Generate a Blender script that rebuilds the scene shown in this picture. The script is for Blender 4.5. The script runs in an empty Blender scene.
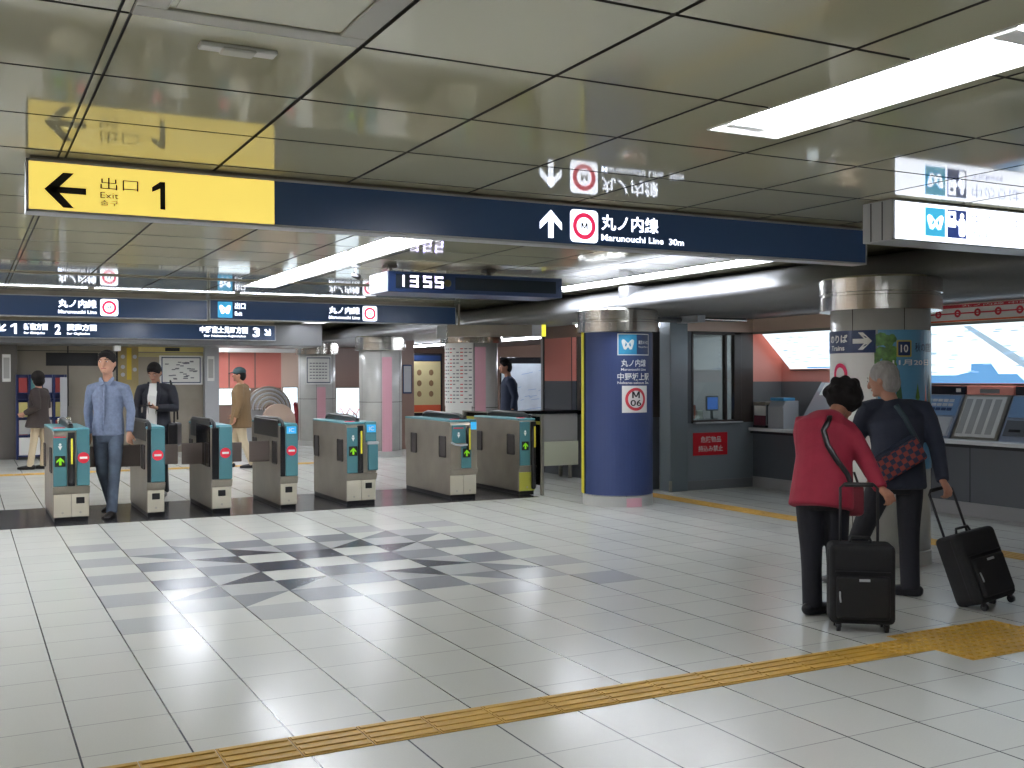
import bpy, bmesh, math, random
from mathutils import Vector, Matrix
random.seed(4)
S = bpy.context.scene
COL = S.collection
PI = math.pi
def V(*a): return Vector(a)

# ------------------------------------------------------------------ camera, world, exposure
H = 1.465
YAW = math.radians(27.325); PITCH = math.radians(-0.32); ROLL = math.radians(-0.134)
FPX = 1058.8
F_ = V(math.sin(YAW) * math.cos(PITCH), math.cos(YAW) * math.cos(PITCH), math.sin(PITCH))
R0 = V(math.cos(YAW), -math.sin(YAW), 0); U0 = R0.cross(F_)
R_ = R0 * math.cos(ROLL) + U0 * math.sin(ROLL); U_ = R_.cross(F_)
cd = bpy.data.cameras.new('camera'); cam = bpy.data.objects.new('camera', cd); COL.objects.link(cam)
M = Matrix((R_, U_, -F_)).transposed().to_4x4(); M.translation = V(0, 0, H); cam.matrix_world = M
cd.sensor_width = 36; cd.lens = FPX / 1024 * 36; cd.clip_start = 0.05; S.camera = cam
S.view_settings.view_transform = 'Standard'; S.view_settings.look = 'None'
S.view_settings.exposure = 0.1; S.view_settings.gamma = 1.0; S.view_settings.use_curve_mapping = False
W = bpy.data.worlds.new('world'); S.world = W; W.use_nodes = True
W.node_tree.nodes['Background'].inputs[0].default_value = (0.8, 0.9, 1.0, 1)
W.node_tree.nodes['Background'].inputs[1].default_value = 0.25
TUBE = 34.0          # strength of the fluorescent tubes
ZC = 2.55            # ceiling height

# ------------------------------------------------------------------ materials
def lin(c): return tuple(((x / 255) / 12.92 if x / 255 <= 0.04045 else ((x / 255 + 0.055) / 1.055) ** 2.4) for x in c)
MATS = {}
def mat(name, rgb, rough=0.6, metal=0.0, emit=0.0, spec=0.5, bump=0.0, bscale=40.0, vary=0.0, vscale=8.0, stretch=None, sheen=0.0):
    if name in MATS: return MATS[name]
    m = bpy.data.materials.new(name); m.use_nodes = True; nt = m.node_tree
    b = nt.nodes['Principled BSDF']; c = lin(rgb)
    b.inputs['Base Color'].default_value = (*c, 1); b.inputs['Roughness'].default_value = rough
    b.inputs['Metallic'].default_value = metal; b.inputs['Specular IOR Level'].default_value = spec
    if emit:
        b.inputs['Emission Color'].default_value = (*c, 1); b.inputs['Emission Strength'].default_value = emit
    if sheen: b.inputs['Sheen Weight'].default_value = sheen
    if bump or vary:
        tc = nt.nodes.new('ShaderNodeTexCoord'); mp = nt.nodes.new('ShaderNodeMapping')
        nt.links.new(tc.outputs['Object'], mp.inputs[0])
        if stretch: mp.inputs['Scale'].default_value = stretch
    if bump:
        n = nt.nodes.new('ShaderNodeTexNoise'); n.inputs['Scale'].default_value = bscale; n.inputs['Detail'].default_value = 3
        bp = nt.nodes.new('ShaderNodeBump'); bp.inputs['Strength'].default_value = bump; bp.inputs['Distance'].default_value = 0.01
        nt.links.new(mp.outputs[0], n.inputs['Vector']); nt.links.new(n.outputs[0], bp.inputs['Height']); nt.links.new(bp.outputs[0], b.inputs['Normal'])
    if vary:
        n = nt.nodes.new('ShaderNodeTexNoise'); n.inputs['Scale'].default_value = vscale; n.inputs['Detail'].default_value = 4
        r = nt.nodes.new('ShaderNodeValToRGB')
        r.color_ramp.elements[0].position = 0.3; r.color_ramp.elements[1].position = 0.7
        r.color_ramp.elements[0].color = (*[x * (1 - vary) for x in c], 1); r.color_ramp.elements[1].color = (*[min(1, x * (1 + vary)) for x in c], 1)
        nt.links.new(mp.outputs[0], n.inputs['Vector']); nt.links.new(n.outputs[0], r.inputs[0]); nt.links.new(r.outputs[0], b.inputs['Base Color'])
    MATS[name] = m; return m

def tile_mat(name, rgb, joint, rough=0.2, joints=True, speck=0.06):
    m = bpy.data.materials.new(name); m.use_nodes = True; nt = m.node_tree; N = nt.nodes.new; L = nt.links.new
    b = nt.nodes['Principled BSDF']; c = lin(rgb); g = N('ShaderNodeNewGeometry'); sp = N('ShaderNodeSeparateXYZ'); L(g.outputs['Position'], sp.inputs[0])
    def mth(op, a, v=None, w=None):
        n = N('ShaderNodeMath'); n.operation = op
        for k, x in enumerate((a, v, w)):
            if x is None: continue
            if isinstance(x, (int, float)): n.inputs[k].default_value = x
            else: L(x, n.inputs[k])
        return n.outputs[0]
    def jl(o, off, w):
        f = mth('FRACT', mth('DIVIDE', mth('SUBTRACT', o, off), 0.4))
        d = mth('MINIMUM', f, mth('SUBTRACT', 1.0, f))
        return mth('LESS_THAN', d, w / 0.8)
    # terrazzo speckle plus a slow drift from tile to tile
    n1 = N('ShaderNodeTexNoise'); n1.inputs['Scale'].default_value = 130; n1.inputs['Detail'].default_value = 2; L(g.outputs['Position'], n1.inputs['Vector'])
    fx = mth('FLOOR', mth('DIVIDE', mth('SUBTRACT', sp.outputs[0], 2.389), 0.4)); fy = mth('FLOOR', mth('DIVIDE', mth('SUBTRACT', sp.outputs[1], 4.4), 0.4))
    cb = N('ShaderNodeCombineXYZ'); L(fx, cb.inputs[0]); L(fy, cb.inputs[1]); wn = N('ShaderNodeTexWhiteNoise'); L(cb.outputs[0], wn.inputs['Vector'])
    k = mth('ADD', mth('MULTIPLY', mth('SUBTRACT', n1.outputs[0], 0.5), speck * 3), mth('MULTIPLY', mth('SUBTRACT', wn.outputs['Value'], 0.5), speck))
    k = mth('ADD', k, 1.0)
    vm = N('ShaderNodeVectorMath'); vm.operation = 'SCALE'; vm.inputs[0].default_value = c; L(k, vm.inputs['Scale'])
    col = vm.outputs[0]
    if joints:
        mx = N('ShaderNodeMix'); mx.data_type = 'RGBA'; L(jl(sp.outputs[1], 4.4, 0.006), mx.inputs['Factor']); L(col, mx.inputs['A']); mx.inputs['B'].default_value = (*[0.45 * x + 0.55 * y for x, y in zip(c, lin(joint))], 1)
        my = N('ShaderNodeMix'); my.data_type = 'RGBA'; L(jl(sp.outputs[0], 2.389, 0.008), my.inputs['Factor']); L(mx.outputs['Result'], my.inputs['A']); my.inputs['B'].default_value = (*lin(joint), 1)
        col = my.outputs['Result']
    L(col, b.inputs['Base Color'])
    n2 = N('ShaderNodeTexNoise'); n2.inputs['Scale'].default_value = 1.3; L(g.outputs['Position'], n2.inputs['Vector'])
    rr = mth('ADD', mth('MULTIPLY', n2.outputs[0], 0.12), rough - 0.06); L(rr, b.inputs['Roughness']); b.inputs['Specular IOR Level'].default_value = 0.4
    MATS[name] = m; return m

m_floor = tile_mat('floor_tile', (212, 213, 206), (74, 76, 82), 0.22, speck=0.035)
m_dk = tile_mat('inlay_dark', (52, 56, 70), (60, 62, 68), 0.22)
m_md = tile_mat('inlay_mid', (136, 138, 143), (70, 72, 78), 0.22)
m_lt = tile_mat('inlay_light', (184, 186, 184), (70, 72, 78), 0.22)
m_strip = tile_mat('gate_granite', (62, 62, 64), (62, 62, 64), 0.17, joints=False)
m_ceil = mat('ceiling_panel', (192, 189, 161), 0.055, spec=0.62, bump=0.012, bscale=2.2)
m_gap = mat('ceiling_gap', (62, 60, 50), 0.6)
m_steel = mat('stainless', (176, 172, 162), 0.3, 1.0, vary=0.05, vscale=4, stretch=(1, 1, 12))
m_steeld = mat('dull_steel', (150, 142, 130), 0.33, 0.45, vary=0.12, vscale=3)
m_chrome = mat('chrome', (196, 194, 186), 0.2, 1.0)
m_teal = mat('teal_paint', (72, 122, 130), 0.4)
m_teald = mat('teal_edge', (88, 150, 160), 0.35)
m_black = mat('black_plastic', (20, 20, 24), 0.3)
m_blackg = mat('black_gloss', (14, 14, 17), 0.1)
m_beige = mat('lower_panel', (196, 190, 172), 0.45)
m_yel = mat('yellow_strip', (232, 220, 60), 0.5)
m_red = mat('red_mark', (222, 40, 62), 0.45)
m_white = mat('white_paint', (236, 236, 232), 0.45)
m_flap = mat('flap_rubber', (104, 92, 86), 0.5)
m_navy = mat('navy_panel', (34, 56, 98), 0.35)
m_pillarblue = mat('pillar_blue', (46, 62, 108), 0.5)
m_stone = mat('pale_stone', (178, 178, 174), 0.3, vary=0.05, vscale=6)
m_pink = mat('pink_stone', (212, 160, 172), 0.4)
m_salmon = mat('salmon_laminate', (214, 128, 116), 0.35)
m_tan = mat('tan_laminate', (226, 200, 182), 0.35)
m_brown = mat('brown_laminate', (138, 112, 100), 0.4)
m_dgrey = mat('dark_grey_panel', (84, 88, 94), 0.35)
m_grey = mat('mid_grey_panel', (126, 128, 130), 0.35)
m_lgrey = mat('light_grey_panel', (178, 180, 184), 0.35)
m_beam = mat('beam_satin', (112, 113, 115), 0.36, 0.0, bump=0.02, bscale=6)
m_tac = mat('tactile_yellow', (194, 152, 60), 0.5, bump=0.05, bscale=90, vary=0.08, vscale=5)
m_tube = mat('tube_light', (240, 244, 255), 0.5, emit=TUBE)
m_sy = mat('sign_yellow', (255, 228, 112), 0.4, emit=0.72)
m_sw = mat('sign_white', (236, 242, 255), 0.4, emit=2.2)
m_sb = mat('sign_blue', (50, 72, 106), 0.25, emit=0.12)  # faint glow added to lift the navy to its reflected brightness
m_slb = mat('sign_light_blue', (60, 160, 205), 0.4, emit=0.8)
m_sp = mat('sign_pink', (232, 50, 96), 0.4, emit=0.8)
m_ink = mat('ink_black', (24, 24, 26), 0.5)
m_led = mat('led_white', (235, 230, 255), 0.5, emit=2.4)
m_fare = mat('fare_board_lit', (226, 240, 248), 0.4, emit=1.3)
m_glass = None

def glass_mat():
    m = bpy.data.materials.new('clear_glass'); m.use_nodes = True; nt = m.node_tree
    b = nt.nodes['Principled BSDF']; out = nt.nodes['Material Output']
    tr = nt.nodes.new('ShaderNodeBsdfTransparent'); gl = nt.nodes.new('ShaderNodeBsdfGlossy'); mx = nt.nodes.new('ShaderNodeMixShader'); fr = nt.nodes.new('ShaderNodeFresnel')
    gl.inputs['Roughness'].default_value = 0.03; tr.inputs[0].default_value = (0.9, 0.95, 0.92, 1); fr.inputs[0].default_value = 1.4
    nt.links.new(fr.outputs[0], mx.inputs[0]); nt.links.new(tr.outputs[0], mx.inputs[1]); nt.links.new(gl.outputs[0], mx.inputs[2]); nt.links.new(mx.outputs[0], out.inputs[0])
    return m
m_glass = glass_mat()

# ------------------------------------------------------------------ mesh helpers
class MB:
    def __init__(s): s.bm = bmesh.new(); s.mats = []
    def mi(s, m):
        if m not in s.mats: s.mats.append(m)
        return s.mats.index(m)
    def quadbox(s, x0, x1, y0, y1, z0, z1, m, bev=0.0, seg=1, xf=None):
        t = bmesh.new(); bmesh.ops.create_cube(t, size=1)
        for v in t.verts: v.co = V(x0 + (v.co.x + .5) * (x1 - x0), y0 + (v.co.y + .5) * (y1 - y0), z0 + (v.co.z + .5) * (z1 - z0))
        if bev: bmesh.ops.bevel(t, geom=t.edges[:], offset=bev, segments=seg, profile=0.5, affect='EDGES')
        return s.take(t, m, xf)
    box = quadbox
    def take(s, t, m, xf=None, smooth=False):
        mi = s.mi(m); mp = {}
        for v in t.verts:
            c = v.co if xf is None else xf(v.co) if callable(xf) else xf @ v.co
            mp[v] = s.bm.verts.new(c)
        for f in t.faces:
            try:
                nf = s.bm.faces.new([mp[v] for v in f.verts]); nf.material_index = mi; nf.smooth = smooth
            except ValueError: pass
        t.free(); return s
    def poly(s, pts, m, smooth=False):
        f = s.bm.faces.new([s.bm.verts.new(V(*p)) for p in pts]); f.material_index = s.mi(m); f.smooth = smooth; return s
    def prism(s, pts, d, m, bev=0.0, xf=None):   # pts: closed polygon (3D), extruded by vector d
        t = bmesh.new(); vs = [t.verts.new(V(*p)) for p in pts]; f = t.faces.new(vs)
        r = bmesh.ops.extrude_face_region(t, geom=[f])
        for v in [g for g in r['geom'] if isinstance(g, bmesh.types.BMVert)]: v.co += V(*d)
        if bev: bmesh.ops.bevel(t, geom=t.edges[:], offset=bev, segments=2, profile=0.5, affect='EDGES')
        return s.take(t, m, xf)
    def cyl(s, p0, p1, r0, m, r1=None, n=20, smooth=True):
        return s.tube([p0, p1], [r0, r1 if r1 is not None else r0], m, n=n, flat=True)
    def tube(s, path, radii, m, n=10, side=None, flat=False, smooth=True, cap=1.0):
        P = [V(*p) for p in path]; mi = s.mi(m); rings = []; prev = None
        cc = []
        if not flat:
            def rr(k): 
                r = radii[k]; return r if isinstance(r, tuple) else (r, r)
            t0 = (P[1] - P[0]).normalized(); t1 = (P[-1] - P[-2]).normalized()
            a = rr(0); b = rr(-1)
            Q = [P[0] - t0 * min(a) * .85 * cap, P[0] - t0 * min(a) * .5 * cap] + P + [P[-1] + t1 * min(b) * .5 * cap, P[-1] + t1 * min(b) * .85 * cap]
            ka, kb = (.45, .85) if cap > .5 else (.93, .985)
            RR = [(a[0] * ka, a[1] * ka), (a[0] * kb, a[1] * kb)] + [rr(k) for k in range(len(P))] + [(b[0] * kb, b[1] * kb), (b[0] * ka, b[1] * ka)]
        else:
            Q = P; RR = [r if isinstance(r, tuple) else (r, r) for r in radii]
        for k, p in enumerate(Q):
            t = (Q[min(k + 1, len(Q) - 1)] - Q[max(k - 1, 0)]).normalized()
            ref = V(*side) if side is not None else (prev if prev is not None else (V(1, 0, 0) if abs(t.x) < .8 else V(0, 1, 0)))
            u = ref - t * ref.dot(t)
            if u.length < 1e-4: u = V(0, 1, 0) - t * t.y
            u.normalize(); w = t.cross(u); prev = u
            rings.append([s.bm.verts.new(p + u * math.cos(2 * PI * i / n) * RR[k][0] + w * math.sin(2 * PI * i / n) * RR[k][1]) for i in range(n)])
        for a, b in zip(rings, rings[1:]):
            for i in range(n):
                f = s.bm.faces.new([a[i], a[(i + 1) % n], b[(i + 1) % n], b[i]]); f.smooth = smooth; f.material_index = mi
        for rg, rev in ((rings[0], True), (rings[-1], False)):
            f = s.bm.faces.new(rg[::-1] if rev else rg); f.material_index = mi; f.smooth = smooth and not flat
        return s
    def lathe(s, c, prof, m, n=48, a0=0, a1=2 * PI, smooth=False):   # prof: list of (r,z)
        mi = s.mi(m); full = abs(a1 - a0 - 2 * PI) < 1e-6; k = n if full else n + 1; rings = []
        for r, z in prof: rings.append([s.bm.verts.new(V(c[0] + r * math.cos(a0 + (a1 - a0) * i / n), c[1] + r * math.sin(a0 + (a1 - a0) * i / n), z)) for i in range(k)])
        for a, b in zip(rings, rings[1:]):
            for i in range(n):
                j = (i + 1) % k
                f = s.bm.faces.new([a[i], a[j], b[j], b[i]]); f.material_index = mi; f.smooth = smooth
        return s
    def ball(s, c, r, m, n=16, xf=None):
        t = bmesh.new(); bmesh.ops.create_uvsphere(t, u_segments=n, v_segments=max(8, n // 2 + 2), radius=1)
        r = r if isinstance(r, tuple) else (r, r, r)
        for v in t.verts:
            q = V(v.co.x * r[0], v.co.y * r[1], v.co.z * r[2])
            if xf is not None: q = xf @ q
            v.co = q + V(*c)
        return s.take(t, m, None, True)
    def torus(s, c, R, r, m, axis='y', n=28, k=8):
        pts = []; mi = s.mi(m); rings = []
        for i in range(n):
            a = 2 * PI * i / n; rg = []
            for j in range(k):
                b = 2 * PI * j / k; x = (R + r * math.cos(b)) * math.cos(a); z = (R + r * math.cos(b)) * math.sin(a); y = r * math.sin(b)
                q = V(x, y, z) if axis == 'y' else V(y, x, z) if axis == 'x' else V(x, z, y)
                rg.append(s.bm.verts.new(V(*c) + q))
            rings.append(rg)
        for i in range(n):
            A = rings[i]; B = rings[(i + 1) % n]
            for j in range(k):
                f = s.bm.faces.new([A[j], A[(j + 1) % k], B[(j + 1) % k], B[j]]); f.smooth = True; f.material_index = mi
        return s
    def build(s, name, parent=None, label=None, fix=True):
        if fix: bmesh.ops.recalc_face_normals(s.bm, faces=s.bm.faces[:])
        me = bpy.data.meshes.new(name); s.bm.to_mesh(me); s.bm.free()
        for m in s.mats: me.materials.append(m)
        o = bpy.data.objects.new(name, me); COL.objects.link(o)
        if parent is not None: o.parent = parent
        if label: o['label'] = label
        return o

def thing(name, label, cat, loc=(0, 0, 0), rz=0.0, group=None):
    o = bpy.data.objects.new(name, None); COL.objects.link(o); o.location = loc; o.rotation_euler = (0, 0, rz)
    o.empty_display_size = 0.1; o['label'] = label; o['category'] = cat
    if group: o['group'] = group
    return o
def tag(o, label, cat, group=None):
    o['label'] = label; o['category'] = cat
    if group: o['group'] = group
    return o
def struct(name, mb): o = mb.build(name); o['kind'] = 'structure'; return o
def remesh(o, voxel, smooth=2):
    r = o.modifiers.new('r', 'REMESH'); r.mode = 'VOXEL'; r.voxel_size = voxel; r.use_smooth_shade = True
    sm = o.modifiers.new('s', 'SMOOTH'); sm.iterations = smooth; sm.factor = 0.6
    bpy.context.view_layer.update()
    dg = bpy.context.evaluated_depsgraph_get(); me = bpy.data.meshes.new_from_object(o.evaluated_get(dg), depsgraph=dg)
    mats = [m for m in o.data.materials]; o.modifiers.clear(); o.data = me
    if not me.materials:
        for m in mats: me.materials.append(m)
    for p in me.polygons: p.use_smooth = True
    return o

# ---- lettering
_TC = {}
def text_geo(s, bold=0.0):
    k = (s, bold)
    if k in _TC: return _TC[k]
    cu = bpy.data.curves.new('t', 'FONT'); cu.body = s; cu.size = 1; cu.offset = bold; cu.resolution_u = 3
    o = bpy.data.objects.new('t', cu); COL.objects.link(o); bpy.context.view_layer.update()
    dg = bpy.context.evaluated_depsgraph_get(); me = bpy.data.meshes.new_from_object(o.evaluated_get(dg), depsgraph=dg)
    vs = [(v.co.x, v.co.y) for v in me.vertices]; fs = [tuple(p.vertices) for p in me.polygons]
    bpy.data.objects.remove(o); bpy.data.curves.remove(cu); bpy.data.meshes.remove(me)
    if not vs: vs = [(0, 0), (1, 0), (1, 1), (0, 1)]; fs = [(0, 1, 2, 3)]
    x0 = min(v[0] for v in vs); x1 = max(v[0] for v in vs); y0 = min(v[1] for v in vs); y1 = max(v[1] for v in vs)
    vs = [((x - x0) / max(x1 - x0, 1e-6), (y - y0) / max(y1 - y0, 1e-6)) for x, y in vs]
    _TC[k] = (vs, fs); return _TC[k]
def text(mb, s, box, mp, m, bold=0.01):
    """box=(u0,v0,u1,v1); mp maps (u,v) -> 3D point"""
    vs, fs = text_geo(s, bold); mi = mb.mi(m); u0, v0, u1, v1 = box
    bv = [mb.bm.verts.new(V(*mp(u0 + x * (u1 - u0), v0 + y * (v1 - v0)))) for x, y in vs]
    for f in fs:
        try: nf = mb.bm.faces.new([bv[i] for i in f]); nf.material_index = mi
        except ValueError: pass
def shape(mb, pts, mp, m):
    f = mb.bm.faces.new([mb.bm.verts.new(V(*mp(u, v))) for u, v in pts]); f.material_index = mb.mi(m)
def rrect(u0, v0, u1, v1, r, n=5):
    out = []
    for cx, cy, a in ((u1 - r, v1 - r, 0), (u0 + r, v1 - r, 90), (u0 + r, v0 + r, 180), (u1 - r, v0 + r, 270)):
        for i in range(n + 1):
            t = math.radians(a + 90 * i / n); out.append((cx + r * math.cos(t), cy + r * math.sin(t)))
    return out
def circ(cu, cv, r, n=32, ry=None): return [(cu + r * math.cos(2 * PI * i / n), cv + (ry or r) * math.sin(2 * PI * i / n)) for i in range(n)]
def ring(mb, cu, cv, r0, r1, mp, m, n=36, k=1.0):
    for i in range(n):
        a = 2 * PI * i / n; b = 2 * PI * (i + 1) / n
        shape(mb, [(cu + r0 * math.cos(a), cv + k * r0 * math.sin(a)), (cu + r1 * math.cos(a), cv + k * r1 * math.sin(a)), (cu + r1 * math.cos(b), cv + k * r1 * math.sin(b)), (cu + r0 * math.cos(b), cv + k * r0 * math.sin(b))], mp, m)
def arrow(mb, cu, cv, L, ang, mp, m, w=0.24, strict=1.0):
    """bold barbed arrow of length L centred on (cu,cv) pointing at ang degrees"""
    a = math.radians(ang)
    def q(x, y): return (cu + x * math.cos(a) - y * math.sin(a), cv + x * math.sin(a) + y * math.cos(a))
    h = L / 2; t = w * L / 2
    for i in range(8):
        a0 = -h + 1.75 * h * i / 8; a1 = -h + 1.75 * h * (i + 1) / 8
        shape(mb, [q(a0, -t / 1.2), q(a1, -t / 1.2), q(a1, t / 1.2), q(a0, t / 1.2)], mp, m)
    for sg in (1, -1):
        shape(mb, [q(h, 0), q(h * .1, sg * h * .9), q(-h * .42, sg * h * .9), q(h * .42, 0)], mp, m)
def metro_mark(mb, u0, v0, u1, v1, mp, m, hole):
    """heart-like winged m"""
    w = u1 - u0; h = v1 - v0
    P = lambda pts: [(u0 + x * w, v0 + y * h) for x, y in pts]
    left = [(.5, .28), (.34, .06), (.18, .10), (.04, .55), (.0, .84), (.10, .97), (.24, .93), (.5, .62)]
    shape(mb, P(left), mp, m); shape(mb, P([(1 - x, y) for x, y in left]), mp, m)
    mq = lambda a, b: (lambda p: p)(mp(a, b))
    for s_ in (0, 1):
        pts = [(.33, .72), (.26, .38), (.34, .32), (.42, .52)]
        if s_: pts = [(1 - x, y) for x, y in pts]
        shape(mb, P(pts), hole[0], hole[1])

def letter_m(k, u0, v0, u1, v1, mp, m, t=.2):
    w = u1 - u0; h = v1 - v0
    for P in ([(0, 0), (t, 0), (t, 1), (0, 1)], [(1 - t, 0), (1, 0), (1, 1), (1 - t, 1)], [(0, 1), (t * 1.2, 1), (.5 + t * .35, .18), (.5 - t * .55, .18)], [(1 - t * 1.2, 1), (1, 1), (.5 + t * .55, .18), (.5 - t * .35, .18)]):
        shape(k, [(u0 + x * w, v0 + y * h) for x, y in P], mp, m)
def one(k, u0, v0, u1, v1, mp, m):
    w = u1 - u0; h = v1 - v0
    shape(k, [(u1 - w * .42, v0), (u1, v0), (u1, v1), (u1 - w * .42, v1)], mp, m); shape(k, [(u1 - w * .42, v1), (u0, v1 - h * .2), (u0, v1 - h * .38), (u1 - w * .42, v1 - h * .22)], mp, m)

# ------------------------------------------------------------------ floor, ceiling, beam, walls
XL, XR, YB, YF = -3.5, 12.0, -4.0, 26.0
fm = MB(); fm.box(XL, XR, YB, YF, -0.1, 0.0, m_floor); struct('floor', fm)
g = MB(); g.box(XL, 6.28, 11.42, 13.12, 0.0, 0.002, m_strip); struct('floor_gate_strip', g)
# star inlay (columns, rows of the tile grid)
dark = [(-1, 9), (0, 10), (1, 9), (0, 8)]
mid = [(-3, 8), (-3, 10), (-2, 9), (-1, 12), (0, 11), (1, 12), (2, 9), (3, 8), (3, 10), (1, 6), (-1, 6), (0, 7)]
light = [(-4, r) for r in (5, 7, 9, 11, 13)] + [(4, r) for r in (5, 7, 9, 11, 13)] + [(c, r) for c in (-2, 0, 2) for r in (5, 13)] + [(-3, 6), (-3, 12), (3, 6), (3, 12), (-2, 7), (-2, 11), (2, 7), (2, 11)]
dtri = [((-1, 12), (0, 11), (-1, 11)), ((-2, 11), (-1, 11), (-1, 10)), ((-2, 8), (-1, 9), (-1, 8)), ((-1, 8), (0, 8), (-1, 7)), ((1, 11), (2, 12), (2, 11)), ((2, 11), (3, 11), (2, 10)), ((2, 9), (3, 8), (2, 8)), ((1, 8), (2, 8), (2, 7))]
mtri = [((-3, 7), (-2, 8), (-2, 7)), ((-2, 7), (-1, 7), (-2, 6)), ((-2, 13), (-1, 12), (-2, 12)), ((-3, 12), (-2, 12), (-2, 11)), ((2, 12), (3, 13), (3, 12)), ((3, 12), (4, 12), (3, 11)), ((3, 8), (4, 7), (3, 7)), ((2, 7), (3, 7), (3, 6))]
ltri = [((-1, 12), (0, 12), (0, 11)), ((-2, 11), (-2, 10), (-1, 10)), ((-2, 8), (-2, 9), (-1, 9)), ((0, 8), (0, 7), (-1, 7)), ((1, 11), (1, 12), (2, 12)), ((3, 11), (3, 10), (2, 10)), ((2, 9), (3, 9), (3, 8)), ((1, 8), (1, 7), (2, 7))]
g = MB(); gz = 0.0015
def TP(c, r): return (2.389 + 0.4 * c, 4.4 + 0.4 * r, gz)
for cells, mm in ((dark, m_dk), (mid, m_md), (light, m_lt)):
    for c, r in cells: g.poly([TP(c, r), TP(c + 1, r), TP(c + 1, r + 1), TP(c, r + 1)], mm)
for tr, mm in ((dtri, m_dk), (mtri, m_md), (ltri, m_lt)):
    for t in tr: g.poly([TP(*t[0]), TP(*t[1]), TP(*t[2])], mm)
struct('floor_star_inlay', g)

# tactile paving
def bars_tile(mb, x0, x1, y0, y1, along):
    mb.box(x0 + .002, x1 - .002, y0 + .002, y1 - .002, 0, .003, m_tac)
    for k in range(4):
        if along == 'x':
            c = y0 + (k + .5) / 4 * (y1 - y0); mb.box(x0 + .008, x1 - .008, c - .016, c + .016, .003, .008, m_tac, bev=.002)
        else:
            c = x0 + (k + .5) / 4 * (x1 - x0); mb.box(c - .016, c + .016, y0 + .008, y1 - .008, .003, .008, m_tac, bev=.002)
def dots_tile(mb, x0, x1, y0, y1, n=5):
    mb.box(x0 + .002, x1 - .002, y0 + .002, y1 - .002, 0, .003, m_tac)
    for i in range(n):
        for j in range(n):
            c = V(x0 + (i + .5) / n * (x1 - x0), y0 + (j + .5) / n * (y1 - y0), 0)
            mb.cyl(c + V(0, 0, .003), c + V(0, 0, .009), .016, m_tac, r1=.009, n=8)
g = MB(); x = 4.35 - 0.29 * 20
while x < 4.3: bars_tile(g, x, x + .29, 4.0, 4.25, 'x'); x += .29
tag(g.build('tactile_paving'), 'yellow ribbed tactile paving strip running across the near floor', 'tactile paving')
g = MB()
for i in range(3):
    for j in range(2): dots_tile(g, 4.62 + .29 * i, 4.91 + .29 * i, 3.76 + .29 * j, 4.05 + .29 * j)
dots_tile(g, 4.35, 4.62, 4.0, 4.25)
for j in range(2): bars_tile(g, 5.49, 5.78, 3.9 + .0 * j, 4.15, 'x') if j == 0 else None
x = 5.78
while x < 7.2: bars_tile(g, x, x + .29, 3.9, 4.15, 'x'); x += .29
tag(g.build('tactile_paving'), 'yellow dotted tactile paving pad at the lower right by the suitcases', 'tactile paving')
g = MB(); y = 3.9
while y < 11.1: bars_tile(g, 7.5, 7.76, y, y + .29, 'y'); y += .29
for i in range(2): dots_tile(g, 7.5 + .29 * (i - 1), 7.79 + .29 * (i - 1), y - .29, y - .02) if i == 0 else None
tag(g.build('tactile_paving'), 'yellow tactile paving strip leading past the ticket counter to the blue column', 'tactile paving')
g = MB(); x = -3.4
while x < 6.0: bars_tile(g, x, x + .29, 17.75, 18.02, 'x'); x += .29
tag(g.build('tactile_paving'), 'yellow tactile paving strip across the floor beyond the ticket gates', 'tactile paving')

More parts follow.
